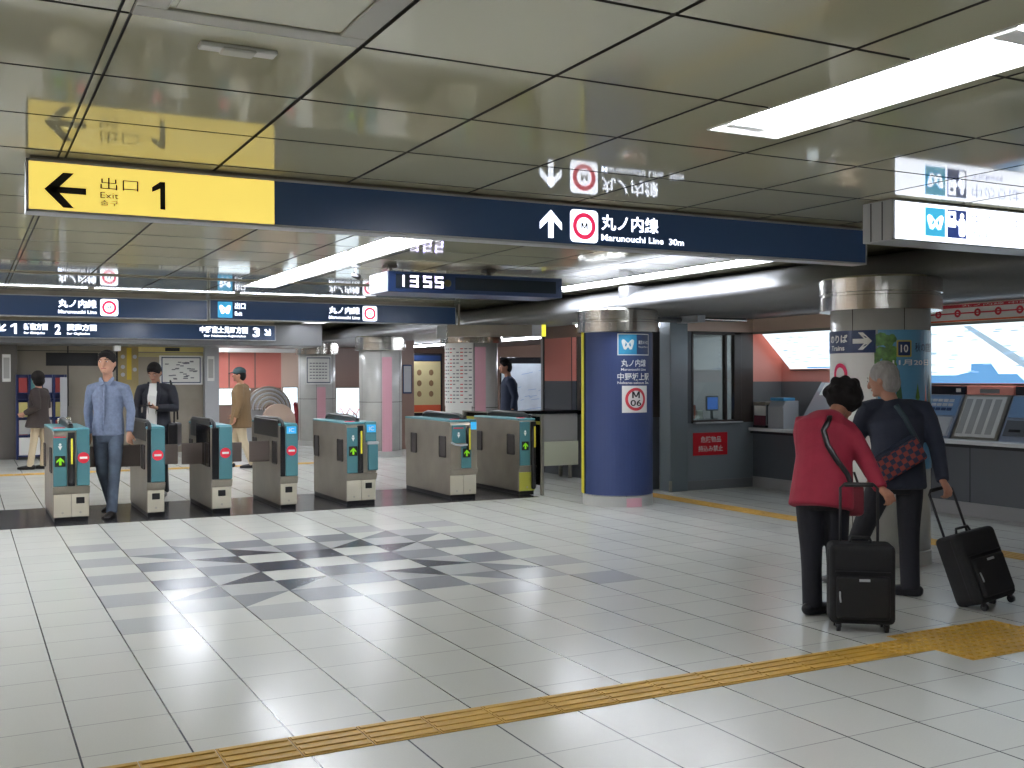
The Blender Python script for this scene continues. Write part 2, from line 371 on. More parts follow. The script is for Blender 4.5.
# light positions: (x centre, y0, y1)
LX = [(3.08, 0.9, 3.72), (3.08, -3.6, -2.3), (3.08, 7.65, 12.5), (6.52, 7.65, 11.55), (-2.3, 7.65, 12.5), (-0.35, -1.9, -0.7), (-0.35, 5.7, 12.5),  # outermost left line is fill light added to brighten the left floor
      (3.08, 14.9, 19.4), (-0.35, 14.9, 19.4), (5.95, 15.2, 18.0), (6.05, 19.2, 20.3), (5.2, 22.3, 25.4), (3.3, 22.3, 25.4)]  # last two are unseen fill lights added to brighten the far wall
HW = 0.19
def uniq(v): return sorted(set(round(a, 4) for a in v))
def ceiling():
    mb = MB(); gp = 0.009
    px = [0.4256 + 0.732 * i for i in range(-6, 10)]; py = [3.312 + 0.72 * j for j in range(-11, 33)]
    xe = 7.25
    xs = [XL, xe] + [a for p in px for a in (p - (gp if abs(p - .4256) > .01 else .022), p + (gp if abs(p - .4256) > .01 else .022))] + [0.4256 - .012, 0.4256 + .012]
    ys = [YB, YF] + [a for p in py for a in (p - gp, p + gp)]
    for c, a, b in LX: xs += [c - HW, c + HW]; ys += [a, b]
    xs = [a for a in uniq(xs) if XL <= a <= xe]; ys = [a for a in uniq(ys) if YB <= a <= YF]
    def ingap(v, ps, x_axis):
        for p in ps:
            d = abs(v - p)
            if x_axis and abs(p - .4256) < .01:
                if .012 < d < .022: return True
            elif d < gp: return True
        return False
    cache = {}
    def vert(x, y, z):
        k = (x, y, z)
        if k not in cache: cache[k] = mb.bm.verts.new(V(x, y, z))
        return cache[k]
    ip = mb.mi(m_ceil); ig = mb.mi(m_gap); lv = {}
    for i in range(len(xs) - 1):
        for j in range(len(ys) - 1):
            cx = (xs[i] + xs[i + 1]) / 2; cy = (ys[j] + ys[j + 1]) / 2
            if any(abs(cx - c) < HW and a < cy < b for c, a, b in LX): lv[i, j] = None; continue
            gapc = ingap(cx, px, True) or ingap(cy, py, False)
            z = ZC + (0.012 if gapc else 0.0); lv[i, j] = z
            f = mb.bm.faces.new([vert(xs[i], ys[j], z), vert(xs[i], ys[j + 1], z), vert(xs[i + 1], ys[j + 1], z), vert(xs[i + 1], ys[j], z)]); f.material_index = ig if gapc else ip
    for (i, j), z in lv.items():
        for di, dj in ((1, 0), (0, 1)):
            z2 = lv.get((i + di, j + dj))
            if z is None or z2 is None or z == z2 or (i + di, j + dj) not in lv: continue
            if di: a, b = (xs[i + 1], ys[j]), (xs[i + 1], ys[j + 1])
            else: a, b = (xs[i], ys[j + 1]), (xs[i + 1], ys[j + 1])
            f = mb.bm.faces.new([vert(*a, z), vert(*b, z), vert(*b, z2), vert(*a, z2)]); f.material_index = ig
    mb.box(XL, XR, YB, YF, ZC + .12, ZC + .2, m_gap)
    o = mb.build('ceiling', fix=False); o['kind'] = 'structure'
ceiling()
g = MB(); g.box(XL, 7.2, 11.72, 11.78, ZC - .012, ZC, m_steeld); struct('trim_1', g)

# rounded soffit beam along the right
g = MB(); prof = []
for k in range(9):
    t = k / 8 * PI / 2; prof.append((7.35 - 0.72 * math.sin(t), 2.25 + 0.30 * (math.cos(t)) ** 1.0))
prof = [(7.35, ZC + .1)] + prof
pts0 = [(x, z) for x, z in prof] + [(XR, 2.25), (XR, ZC + .1)]
n = len(pts0); a = [g.bm.verts.new(V(x, YB, z)) for x, z in pts0]; b = [g.bm.verts.new(V(x, YF, z)) for x, z in pts0]; mi = g.mi(m_beam)
for i in range(n):
    j = (i + 1) % n; f = g.bm.faces.new([a[i], a[j], b[j], b[i]]); f.material_index = mi; f.smooth = 1 <= i <= 9
for rg in (a, b[::-1]): g.bm.faces.new(rg)
struct('ceiling_beam', g)

# light fixtures
def fixture(c, y0, y1, label, tubes=2):
    t = thing('light_fixture', label, 'ceiling light', (c, (y0 + y1) / 2, ZC - .0), 0, 'recessed fluorescent lights')
    h = (y1 - y0) / 2; w = HW; k = MB()
    k.box(-w - .008, w + .008, -h - .008, h + .008, .09, .1, m_white); 
    for sg in (-1, 1):
        k.prism([(sg * w, -h, -.004), (sg * (w - .04), -h, .09), (sg * (w + .008), -h, .09), (sg * (w + .008), -h, -.004)], (0, 2 * h, 0), m_white)
        k.box(-w, w, sg * h - .008, sg * h + .008, -.004, .09, m_white)
    k.build('housing', t)
    nseg = max(1, round((y1 - y0) / 1.22)); L = 2 * h / nseg
    for i in range(nseg):
        for sx in (-.075, .075):
            a = -h + i * L + .05; b = -h + (i + 1) * L - .05
            q = MB(); q.cyl((sx, a, .04), (sx, b, .04), .02, m_tube, n=10); q.build('fluorescent_tube', t)
        q = MB(); 
        for e in (a - .05, b): q.box(-.1, .1, e, e + .05, .02, .09, m_white)
        q.build('lamp_holder', t)
    return t
LB = ['long recessed fluorescent light nearest the camera at the upper right', 'recessed fluorescent light overhead behind the camera', 'recessed fluorescent light left of the digital clock',
      'recessed fluorescent light running above the blue column', 'added fill light along the far left side of the hall', 'recessed fluorescent light at far left behind the camera', 'recessed fluorescent light over the left gates',
      'recessed fluorescent light beyond the gates over the standing people', 'recessed fluorescent light beyond the gates at the far left', 'recessed fluorescent light beyond the gates between the round columns', 'furthest small fluorescent light beside the last round column', 'unseen fill light added past the far soffit, nearer the columns', 'unseen fill light added past the far soffit at the left']
for (c, a, b), lb in zip(LX, LB): fixture(c, a, b, lb)
for i, (x, y0, y1, lb) in enumerate(((9.3, 15.6, 19.4, 'added fill light over the corridor with the pale map board'), (9.3, 21.2, 24.6, 'added fill light over the corridor behind the beige poster'), (7.72, 11.7, 12.9, 'added fill light under the beam behind the blue column'))):  # fill lights added to brighten the unlit corridor and the shaded service counter
    t = thing('fill_light', lb, 'ceiling light', (x, (y0 + y1) / 2, 2.248), 0, 'added fill lights under the beam'); h = (y1 - y0) / 2
    q = MB(); q.box(-.1, .1, -h, h, -.03, 0, m_white, bev=.005); q.build('housing', t); q = MB(); q.cyl((-.05, -h + .05, -.045), (-.05, h - .05, -.045), .016, m_tube, n=8); q.cyl((.05, -h + .05, -.045), (.05, h - .05, -.045), .016, m_tube, n=8); q.build('fluorescent_tube', t)
# batten line over the gates
for i, x in enumerate([-1.08, 0.40, 1.88 + .4, 3.76]):
    x0 = [-2.52, -1.0, 0.5, 2.3, 3.78][i] if False else -2.1 + i * 1.72
    t = thing('batten_light', ['surface fluorescent batten at far left over the ticket gates', 'surface fluorescent batten left of the repeated line name on the second sign', 'surface fluorescent batten above the middle of the second hanging sign', 'surface fluorescent batten ending behind the digital clock'][i], 'ceiling light', (x0 + .85, 13.42, ZC), 0, 'fluorescent battens over the gates')
    q = MB(); q.box(-.83, .83, -.035, .035, -.006, 0, m_lgrey); q.build('housing', t)
    q = MB(); q.box(-.82, .82, -.028, .028, -.008, -.005, mat('slot_light', (240, 244, 255), .5, emit=9)); q.build('fluorescent_tube', t)

# round columns ------------------------------------------------------
def wrap(cx, cy, r, camang):
    """(u metres along the arc from the camera-facing line, v height) -> 3D on a cylinder"""
    def f(u, v, d=0.0):
        a = camang + u / r
        return (cx + (r + d) * math.cos(a), cy + (r + d) * math.sin(a), v)
    return f
def column(x, y, label, r=0.40, body=m_stone, cap=0.47):
    t = thing('round_column', label, 'column', (x, y, 0), 0, 'round columns under the beam')
    k = MB(); k.lathe((0, 0), [(0, 0.0), (r, 0.0), (r, 2.26), (0, 2.26)], body, 64, smooth=True)
    for a in range(6):
        an = a * PI / 3 + .2; k.box(r * .985, r + .001, -.003, .003, .12, 2.0, m_gap, xf=Matrix.Rotation(an, 4, 'Z'))
    k.lathe((0, 0), [(r + .001, 1.02), (r + .0015, 1.023), (r + .0015, 1.027), (r + .001, 1.03)], m_gap, 64)
    k.build('shaft', t)
    k = MB(); k.lathe((0, 0), [(r, 1.99), (cap, 1.99), (cap, 2.10), (cap - .012, 2.105), (cap - .012, 2.125), (cap, 2.13), (cap, 2.235), (cap - .02, 2.25), (r, 2.25)], m_chrome, 64, smooth=False)
    k.build('capital', t)
    k = MB(); k.lathe((0, 0), [(r, 0), (r + .008, 0), (r + .008, .11), (r, .115)], m_stone, 64); k.build('plinth', t)
    return t
def camang(x, y): return math.atan2(-y, -x)
# u positive must run to the viewer's right: angle increases to the right when seen from outside
CW = (6.53, 6.20); CB = (6.77, 10.42); C3 = (6.85, 14.6); C2 = (6.97, 18.9); C1 = (6.86, 22.6)

# white ticket-hall column
t = column(*CW, 'round pale column in front of the ticket machines with platform direction sign', r=.38)
r = .382; w = wrap(0, 0, r, camang(*CW))
def cyl_panel(mb, u0, u1, v0, v1, w, m, n=14, d=0.004):
    for i in range(n):
        a = u0 + (u1 - u0) * i / n; b = u0 + (u1 - u0) * (i + 1) / n
        mb.poly([w(a, v0, d), w(b, v0, d), w(b, v1, d), w(a, v1, d)], m, smooth=True)
    for a in (u0, u1): mb.poly([w(a, v0, 0), w(a, v0, d), w(a, v1, d), w(a, v1, 0)], m)
k = MB(); cyl_panel(k, -.56, -.03, .62, 1.83, w, m_white); k.build('white_panel', t)
k = MB(); cyl_panel(k, -.56, -.03, 1.655, 1.83, w, m_navy, d=.008); k.build('direction_sign', t, 'navy sign with white arrow reading Trains')
k = MB(); mp = lambda u, v: w(u, v, .011)
text(k, 'のりば', (-.47, 1.735, -.25, 1.80), mp, m_white, .03); text(k, 'Trains', (-.45, 1.675, -.28, 1.715), mp, m_white, .02)
arrow(k, -.13, 1.745, .15, 0, mp, m_white, .3); ring(k, -.33, 1.49, .048, .078, mp, mat('oedo_pink', (226, 30, 92), .4), k=1.1)
text(k, '大江戸線', (-.47, 1.29, -.14, 1.36), mp, m_ink, .01); text(k, 'Oedo Line', (-.44, 1.24, -.2, 1.27), mp, m_ink, 0)
k.build('lettering', t)
k = MB(); sky = mat('poster_sky', (96, 158, 196), .3); gr = mat('poster_green', (92, 140, 62), .3, vary=.5, vscale=25); dg = mat('poster_dark_tree', (52, 92, 56), .3, vary=.3, vscale=20)
cyl_panel(k, -.015, .60, .75, 1.83, w, sky, d=.004)
ml = lambda u, v: w(u, v, .006)
def leaves(k, c0, c1, r, seed, m, d):
    rnd = random.Random(seed)
    for _ in range(46):
        a = c0[0] + rnd.random() * (c1[0] - c0[0]); b = c0[1] + rnd.random() * (c1[1] - c0[1]); q = r * (.5 + rnd.random())
        shape(k, circ(a, b, q, 7), lambda u, v: w(max(-.04, u), min(1.83, v), d + rnd.random() * .001), m)
leaves(k, (-.03, 1.45), (.10, 1.80), .035, 1, gr, .007)
for u0, hgt, ww in ((.14, 1.52, .10), (.30, 1.42, .09), (.46, 1.50, .11)):
    for q in range(4): shape(k, [(u0 - ww / 2 * (1 - q * .16), 1.0 + q * .1), (u0 + ww / 2 * (1 - q * .16), 1.0 + q * .1), (u0, hgt - (3 - q) * .05)], lambda u, v: w(u, v, .0075), dg if u0 != .30 else gr)
shape(k, [(.37, 1.15), (.42, 1.15), (.395, 1.42)], lambda u, v: w(u, v, .009), m_salmon)
shape(k, rrect(.12, 1.62, .24, 1.75, .01), lambda u, v: w(u, v, .009), mat('poster_gold', (196, 176, 90), .4)); shape(k, rrect(.132, 1.632, .228, 1.738, .008), lambda u, v: w(u, v, .010), m_navy)
text(k, '10', (.15, 1.655, .21, 1.715), lambda u, v: w(u, v, .011), m_white, .02)
text(k, '11月20日', (.09, 1.555, .43, 1.60), lambda u, v: w(u, v, .010), m_white, .02); text(k, '秋の庭園', (.27, 1.66, .5, 1.73), lambda u, v: w(u, v, .010), m_navy, .01)
k.build('poster', t, 'green and blue autumn garden poster')

# blue column
t = column(*CB, 'round column wrapped in blue with white station name and red-ringed M 06 badge')
w2 = wrap(0, 0, .402, camang(*CB))
k = MB(); cyl_panel(k, -.56, .60, .13, 1.985, w2, m_pillarblue, n=26, d=.006); k.build('blue_wrap', t)
k = MB(); cyl_panel(k, -.66, -.475, .13, 1.985, w2, m_yel, n=4, d=.02); k.build('yellow_edge', t, 'yellow edge strip')
k = MB(); cyl_panel(k, -.475, -.455, .13, 1.985, w2, m_black, n=2, d=.014); k.build('black_joint', t)
k = MB(); cyl_panel(k, .10, .29, .0, .1, w2, m_pink, n=4, d=.012); k.build('pink_inset', t)
k = MB(); mp = lambda u, v: w2(u, v, .009)
cyl_panel(k, 0.0, .42, 1.72, 1.965, w2, m_white, d=.007); cyl_panel(k, .012, .225, 1.73, 1.955, w2, mat('metro_blue', (52, 148, 190), .4), n=6, d=.009); cyl_panel(k, .225, .408, 1.73, 1.955, w2, m_navy, n=6, d=.009)
mh = (lambda u, v: w2(u, v, .013), MATS['metro_blue'])
metro_mark(k, .045, 1.775, .19, 1.905, lambda u, v: w2(u, v, .012), m_white, mh)
text(k, '東京メトロ', (.245, 1.845, .39, 1.89), lambda u, v: w2(u, v, .012), m_white, .01); text(k, 'Tokyo Metro', (.245, 1.80, .39, 1.825), lambda u, v: w2(u, v, .012), m_white, 0)
mp = lambda u, v: w2(u, v, .009)
text(k, '丸ノ内線', (.04, 1.59, .36, 1.675), mp, m_white, .015); text(k, 'Marunouchi Line', (.04, 1.545, .36, 1.575), mp, m_white, .01)
text(k, '中野坂上駅', (.0, 1.435, .42, 1.52), mp, m_white, .015); text(k, 'Nakano-sakaue Sta.', (.0, 1.395, .42, 1.425), mp, m_white, .01)
cyl_panel(k, .05, .38, 1.07, 1.375, w2, m_white, n=10, d=.008)
ring(k, .215, 1.222, .098, .13, lambda u, v: w2(u, v, .011), mat('ring_red', (206, 60, 72), .4), k=1.0)
letter_m(k, .165, 1.235, .265, 1.31, lambda u, v: w2(u, v, .011), m_ink); text(k, '06', (.145, 1.145, .285, 1.215), lambda u, v: w2(u, v, .011), m_ink, .015)
k.build('lettering', t)

# columns behind the gates
t = column(*C3, 'round column behind the gates papered with white timetables and a pink stripe')
w3 = wrap(0, 0, .402, camang(*C3))
k = MB(); cyl_panel(k, -.60, .02, 1.05, 2.0, w3, m_white, d=.005); cyl_panel(k, -.52, .0, .7, 1.05, w3, m_white, d=.006)
mtx = mat('print_grey', (120, 120, 128), .6); 
for c in range(9):
    for rr_ in range(16): 
        if (c * 7 + rr_ * 3) % 5: shape(k, [(-.56 + c * .065, 1.1 + rr_ * .053), (-.515 + c * .065, 1.1 + rr_ * .053), (-.515 + c * .065, 1.115 + rr_ * .053), (-.56 + c * .065, 1.115 + rr_ * .053)], lambda u, v: w3(u, v, .007), mtx if c % 3 else MATS['ring_red'])
k.build('timetable', t)
k = MB(); cyl_panel(k, .05, .22, .1, 1.93, w3, m_pink, n=4, d=.006); k.build('pink_stripe', t)
t = column(*C2, 'round grey column behind the gates with a full pink vertical stripe')
w4 = wrap(0, 0, .402, camang(*C2))
k = MB(); cyl_panel(k, .03, .22, .1, 1.86, w4, m_pink, n=4, d=.006); k.build('pink_stripe', t)
t = column(*C1, 'farthest round column with a framed white notice and short pink stripe')
w5 = wrap(0, 0, .402, camang(*C1))
k = MB(); cyl_panel(k, .0, .19, .1, 1.28, w5, m_pink, n=4, d=.006); k.build('pink_stripe', t)
k = MB(); cyl_panel(k, -.25, .34, 1.34, 1.95, w5, m_white, d=.006); mp = lambda u, v: w5(u, v, .009)
cyl_panel(k, -.22, .31, 1.37, 1.92, w5, m_navy, d=.009); cyl_panel(k, -.20, .29, 1.39, 1.90, w5, m_white, d=.011)
for j in range(6):
    for q in range(6): shape(k, [(-.15 + q * .065, 1.46 + j * .065), (-.105 + q * .065, 1.46 + j * .065), (-.105 + q * .065, 1.48 + j * .065), (-.15 + q * .065, 1.48 + j * .065)], lambda u, v: w5(u, v, .013), mtx)
k.build('notice', t)

# ------------------------------------------------------------------ hanging signs
def front(y): return lambda u, v: (u, y, v)
def sign_box(name, label, x0, x1, y0, y1, z0, z1, fm_, group=None, frame=m_lgrey, fr=.012):
    t = thing(name, label, 'sign', ((x0 + x1) / 2, (y0 + y1) / 2, ZC), 0, group)
    ox, oy = (x0 + x1) / 2, (y0 + y1) / 2
    k = MB(); k.box(x0 - ox, x1 - ox, y0 - oy + .006, y1 - oy, z0 - ZC, z1 - ZC, frame, bev=.004)
    k.box(x0 - ox, x1 - ox, y0 - oy - .002, y0 - oy + .006, z1 - ZC - fr, z1 - ZC, frame); k.box(x0 - ox, x1 - ox, y0 - oy - .002, y0 - oy + .006, z0 - ZC, z0 - ZC + fr, frame)
    for a, b in ((x0, x0 + fr), (x1 - fr, x1)): k.box(a - ox, b - ox, y0 - oy - .002, y0 - oy + .006, z0 - ZC, z1 - ZC, frame)
    if z1 < ZC - .004: k.box(x0 - ox + .02, x1 - ox - .02, -.5 * (y1 - y0) + .03, .5 * (y1 - y0) - .03, z1 - ZC, 0, m_steeld)
    k.build('sign_case', t)
    for nm, a, b, m in fm_:
        q = MB(); q.box(a - ox, b - ox, y0 - oy, y0 - oy + .006, z0 - ZC + fr, z1 - ZC - fr, m); q.build(nm, t)
    return t, (lambda u, v: (u - ox, y0 - oy - .003, v - ZC)), (lambda u, v: (u - ox, y0 - oy - .005, v - ZC)), (lambda u, v: (u - ox, y0 - oy - .007, v - ZC))
def badge(k, u0, v0, s, mp1, mp2, mp3, lit):
    shape(k, rrect(u0, v0, u0 + s, v0 + s, s * .14), mp1, lit)
    ring(k, u0 + s / 2, v0 + s / 2, s * .27, s * .41, mp2, m_sp)
    letter_m(k, u0 + s * .385, v0 + s * .40, u0 + s * .615, v0 + s * .60, mp3, m_ink)
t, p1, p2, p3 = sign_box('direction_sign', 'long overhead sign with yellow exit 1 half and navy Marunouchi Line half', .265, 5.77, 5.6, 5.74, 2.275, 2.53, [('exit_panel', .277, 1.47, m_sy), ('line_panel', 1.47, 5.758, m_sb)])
k = MB(); arrow(k, .44, 2.387, .19, 180, p1, m_ink, .2)
text(k, '出口', (.60, 2.405, .78, 2.465), p1, m_ink, -.004); text(k, 'Exit', (.60, 2.362, .685, 2.392), p1, m_ink, 0); text(k, '출구', (.60, 2.325, .685, 2.352), p1, m_ink, 0); shape(k, [(.885, 2.325), (.91, 2.325), (.91, 2.465), (.885, 2.465)], p1, m_ink); shape(k, [(.885, 2.465), (.845, 2.435), (.845, 2.41), (.885, 2.43)], p1, m_ink)
k.build('exit_lettering', t)
k = MB(); arrow(k, 3.16, 2.40, .17, 90, p1, m_sw, .26); badge(k, 3.295, 2.30, .2, p1, p2, p3, m_sw)
text(k, '丸ノ内線', (3.52, 2.385, 3.95, 2.485), p1, m_sw, .02); text(k, 'Marunouchi Line  30m', (3.52, 2.32, 4.15, 2.36), p1, m_sw, .015)
k.build('line_lettering', t)
# second signs
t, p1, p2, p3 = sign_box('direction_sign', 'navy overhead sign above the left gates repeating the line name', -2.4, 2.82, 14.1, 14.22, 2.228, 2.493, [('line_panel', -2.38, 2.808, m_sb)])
k = MB(); badge(k, 1.505, 2.255, .21, p1, p2, p3, m_sw); text(k, '丸ノ内線', (1.02, 2.345, 1.463, 2.45), p1, m_sw, .03); text(k, 'Marunouchi Line', (1.02, 2.275, 1.463, 2.318), p1, m_sw, .02); k.build('lettering', t)
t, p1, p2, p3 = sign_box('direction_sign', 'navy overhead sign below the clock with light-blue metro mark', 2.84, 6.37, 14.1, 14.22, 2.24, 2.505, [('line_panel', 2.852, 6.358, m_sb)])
k = MB(); shape(k, rrect(2.947, 2.268, 3.138, 2.478, .01), p1, m_slb); metro_mark(k, 2.968, 2.31, 3.116, 2.437, p2, m_sw, (p3, m_slb))
text(k, '丸ノ内線', (4.452, 2.358, 4.897, 2.458), p1, m_sw, .03); text(k, 'Marunouchi Line', (4.452, 2.289, 4.897, 2.331), p1, m_sw, .02); badge(k, 4.94, 2.268, .21, p1, p2, p3, m_sw)
text(k, '出口', (3.17, 2.385, 3.307, 2.47), p1, m_sw, .02); text(k, 'Exit', (3.17, 2.30, 3.265, 2.352), p1, m_sw, .02); k.build('lettering', t)
# third sign on the far soffit
g = MB(); g.box(XL, 6.35, 20.53, 21.9, 2.10, ZC, m_beam, bev=.02); struct('trim_2', g)
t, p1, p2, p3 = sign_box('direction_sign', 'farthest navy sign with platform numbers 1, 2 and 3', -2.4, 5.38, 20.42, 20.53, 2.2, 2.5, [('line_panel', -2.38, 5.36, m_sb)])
k = MB()
def fx(px): # x of a photo column on that sign
    a = YAW + math.atan((px - 512) / FPX); return 20.42 * math.tan(a)
for s_, a, b, z0, z1 in (('1', 11, 17, 2.26, 2.44), ('新宿方面', 24, 48, 2.33, 2.45), ('for Shinjuku', 24, 45, 2.25, 2.30), ('2', 55, 61, 2.26, 2.44), ('荻窪方面', 67, 97, 2.33, 2.45), ('for Ogikubo', 67, 90, 2.25, 2.30), ('中野富士見町方面', 200, 248, 2.33, 2.46), ('for Nakano-fujimicho', 204, 246, 2.25, 2.30), ('3', 253, 260, 2.27, 2.45)):
    one(k, fx(a), z0, fx(b), z1, p1, m_sw) if s_ == '1' else text(k, s_, (fx(a), z0, fx(b), z1), p1, m_sw, .03)
arrow(k, fx(268), 2.36, .16, -45, p1, m_sw, .26); arrow(k, fx(2), 2.36, .16, 225, p1, m_sw, .26); k.build('lettering', t)
# white sign at upper right
t, p1, p2, p3 = sign_box('ticket_sign', 'bright white overhead sign with metro mark at the upper right', 4.97, 6.62, 4.62, 4.86, 2.295, 2.54, [('lit_panel', 5.0, 6.60, m_sw)], frame=m_lgrey, fr=.008)
k = MB(); shape(k, [(5.245, 2.335), (5.42, 2.335), (5.42, 2.51), (5.245, 2.51)], p1, mat('bright_sky_blue', (70, 180, 222), .4, emit=.9)); metro_mark(k, 5.26, 2.37, 5.405, 2.47, p2, m_sw, (p3, MATS['bright_sky_blue']))
dkb = mat('sign_deep_blue', (62, 84, 158), .4, emit=.5); shape(k, [(5.44, 2.335), (5.61, 2.335), (5.61, 2.51), (5.44, 2.51)], p1, dkb)
shape(k, rrect(5.445, 2.40, 5.515, 2.50, .008), p2, m_sw); shape(k, circ(5.57, 2.475, .018, 14), p2, m_sw); shape(k, rrect(5.54, 2.345, 5.60, 2.46, .02), p2, m_sw); shape(k, [(5.5, 2.43), (5.56, 2.40), (5.56, 2.43), (5.5, 2.45)], p2, m_sw); shape(k, rrect(5.46, 2.455, 5.49, 2.475, .004), p3, dkb)
tb = mat('pale_print', (150, 160, 205), .4, emit=.6); text(k, '中のりば きっぷ', (5.66, 2.42, 6.5, 2.50), p1, tb, -.01); text(k, 'Tickets', (5.66, 2.35, 5.95, 2.385), p1, tb, 0); k.build('lettering', t)
# end grooves of the case
k = MB()
for yy in (-.04, .05): k.box(-.826, -.8245, yy - .004, yy + .004, -.25, -.015, m_black)
k.build('case_groove', t)

# clock
t = thing('digital_clock', 'hanging navy digital clock reading 13 55 in white digits', 'clock', (4.445, 9.5, ZC), 0)
k = MB(); k.box(-.935, .935, -.2, .3, -.275, -.08, m_navy, bev=.006); k.box(-.942, -.93, -.19, .29, -.27, -.085, m_lgrey); k.build('clock_case', t)
k = MB(); k.box(-.25, .86, -.204, -.2, -.235, -.115, mat('clock_dark', (44, 52, 62), .15)); k.box(-.86, -.36, -.204, -.2, -.24, -.105, MATS['clock_dark']); k.ball((-.33, -.205, -.175), (.035, .004, .035), mat('dull_olive', (84, 80, 50), .5)); k.build('display_window', t)
k = MB()
SEG = {'1': 'bc', '3': 'abgcd', '5': 'afgcd'}
def digit(k, ch, u, v, w_, h_):
    th = .02
    L = {'a': (u, v + h_ - th, u + w_, v + h_), 'g': (u, v + h_ / 2 - th / 2, u + w_, v + h_ / 2 + th / 2), 'd': (u, v, u + w_, v + th), 'b': (u + w_ - th, v + h_ / 2, u + w_, v + h_), 'c': (u + w_ - th, v, u + w_, v + h_ / 2), 'f': (u, v + h_ / 2, u + th, v + h_), 'e': (u, v, u + th, v + h_ / 2)}
    for s_ in SEG[ch]:
        a, b, c, d = L[s_]; shape(k, [(a, b), (c, b), (c, d), (a, d)], lambda x, z: (x, -.207, z), m_led)
for ch, u in (('1', -.86), ('3', -.72), ('5', -.585), ('5', -.465)): digit(k, ch, u + .0, -.225, .085, .11)
k.build('digits', t)
k = MB()
for x in (-.83, .22): k.box(x - .05, x + .05, -.03, .1, -.03, 0, m_steeld); k.cyl((x, .03, -.09), (x, .03, 0), .02, m_steeld, n=12)
k.build('hanger', t)
# small camera by the clock
t = thing('security_camera', 'small dark ceiling camera left of the digital clock', 'camera', (3.30, 9.6, ZC), 0)
k = MB(); k.cyl((0, 0, -.03), (0, 0, 0), .04, m_lgrey, n=16); k.tube([(0, 0, -.03), (.0, -.01, -.09)], [.012, .012], m_lgrey, n=8); k.build('bracket', t)
k = MB(); k.tube([(.0, .05, -.1), (0, -.07, -.13)], [.03, .028], m_black, n=12); k.build('camera_body', t)

# ceiling hatch, smoke detector
t = thing('ceiling_hatch', 'square metal inspection hatch frame in the ceiling at the top edge', 'hatch', (0.792, 2.952, ZC), 0)
k = MB(); 
for a, b, c, d in ((-.352, .352, .26, .346), (-.352, .352, -.346, -.26), (-.352, -.26, -.259, .259), (.26, .352, -.259, .259)): k.box(a, b, c, d, -.008, 0, mat('hatch_frame', (190, 188, 178), .3), bev=.003)
k.build('hatch_frame', t)
k = MB(); k.box(-.24, .24, -.24, .24, -.005, -.001, m_ceil); k.build('hatch_panel', t)
t = thing('emergency_light', 'small white rectangular plate taped on the ceiling near the hatch', 'ceiling fitting', (0.80, 3.50, ZC), 0)
k = MB(); k.box(-.125, .125, -.03, .03, -.016, 0, m_white, bev=.006, seg=2); k.build('plate', t)
k = MB(); k.box(-.055, .055, -.034, .034, -.022, -.01, mat('plate_white', (206, 206, 198), .4), bev=.005); k.build('cover', t)

# grey unlit sign box with yellow edge over the gates on the right
t = thing('side_sign', 'grey sign box seen edge-on with a yellow lit edge above the last gates', 'sign', (7.5, 14.0, 2.2), 0)
def PX(px, d, z=0):     # a point at lateral photo column px and depth d
    q = F_.normalized() * d; lat = (px - 512) / FPX * d
    return V(math.sin(YAW) * d + math.cos(YAW) * lat, math.cos(YAW) * d - math.sin(YAW) * lat, z)
A = PX(437, 15.2); B = PX(546, 15.2); dirx = (B - A).normalized(); L_ = (B - A).length
t.location = (A.x, A.y, 2.03); t.rotation_euler = (0, 0, math.atan2(dirx.y, dirx.x))
k = MB(); k.box(.15, L_ - .2, 0, .12, .03, .2, m_steeld, bev=.004); k.box(0, .13, -.03, .14, .0, .19, m_lgrey, bev=.006); k.box(L_ - .2, L_ - .06, -.005, .12, .03, .2, m_lgrey, bev=.004); k.build('sign_case', t)
k = MB(); k.box(L_ - .06, L_, -.01, .12, .035, .2, mat('yellow_lit', (236, 230, 70), .4, emit=.8)); k.build('lit_edge', t, 'yellow lit edge')
k = MB(); k.box(.3, .33, .03, .06, .19, .5, m_steeld); k.box(L_ - .5, L_ - .47, .03, .06, .19, .5, m_steeld); k.build('hanger', t)

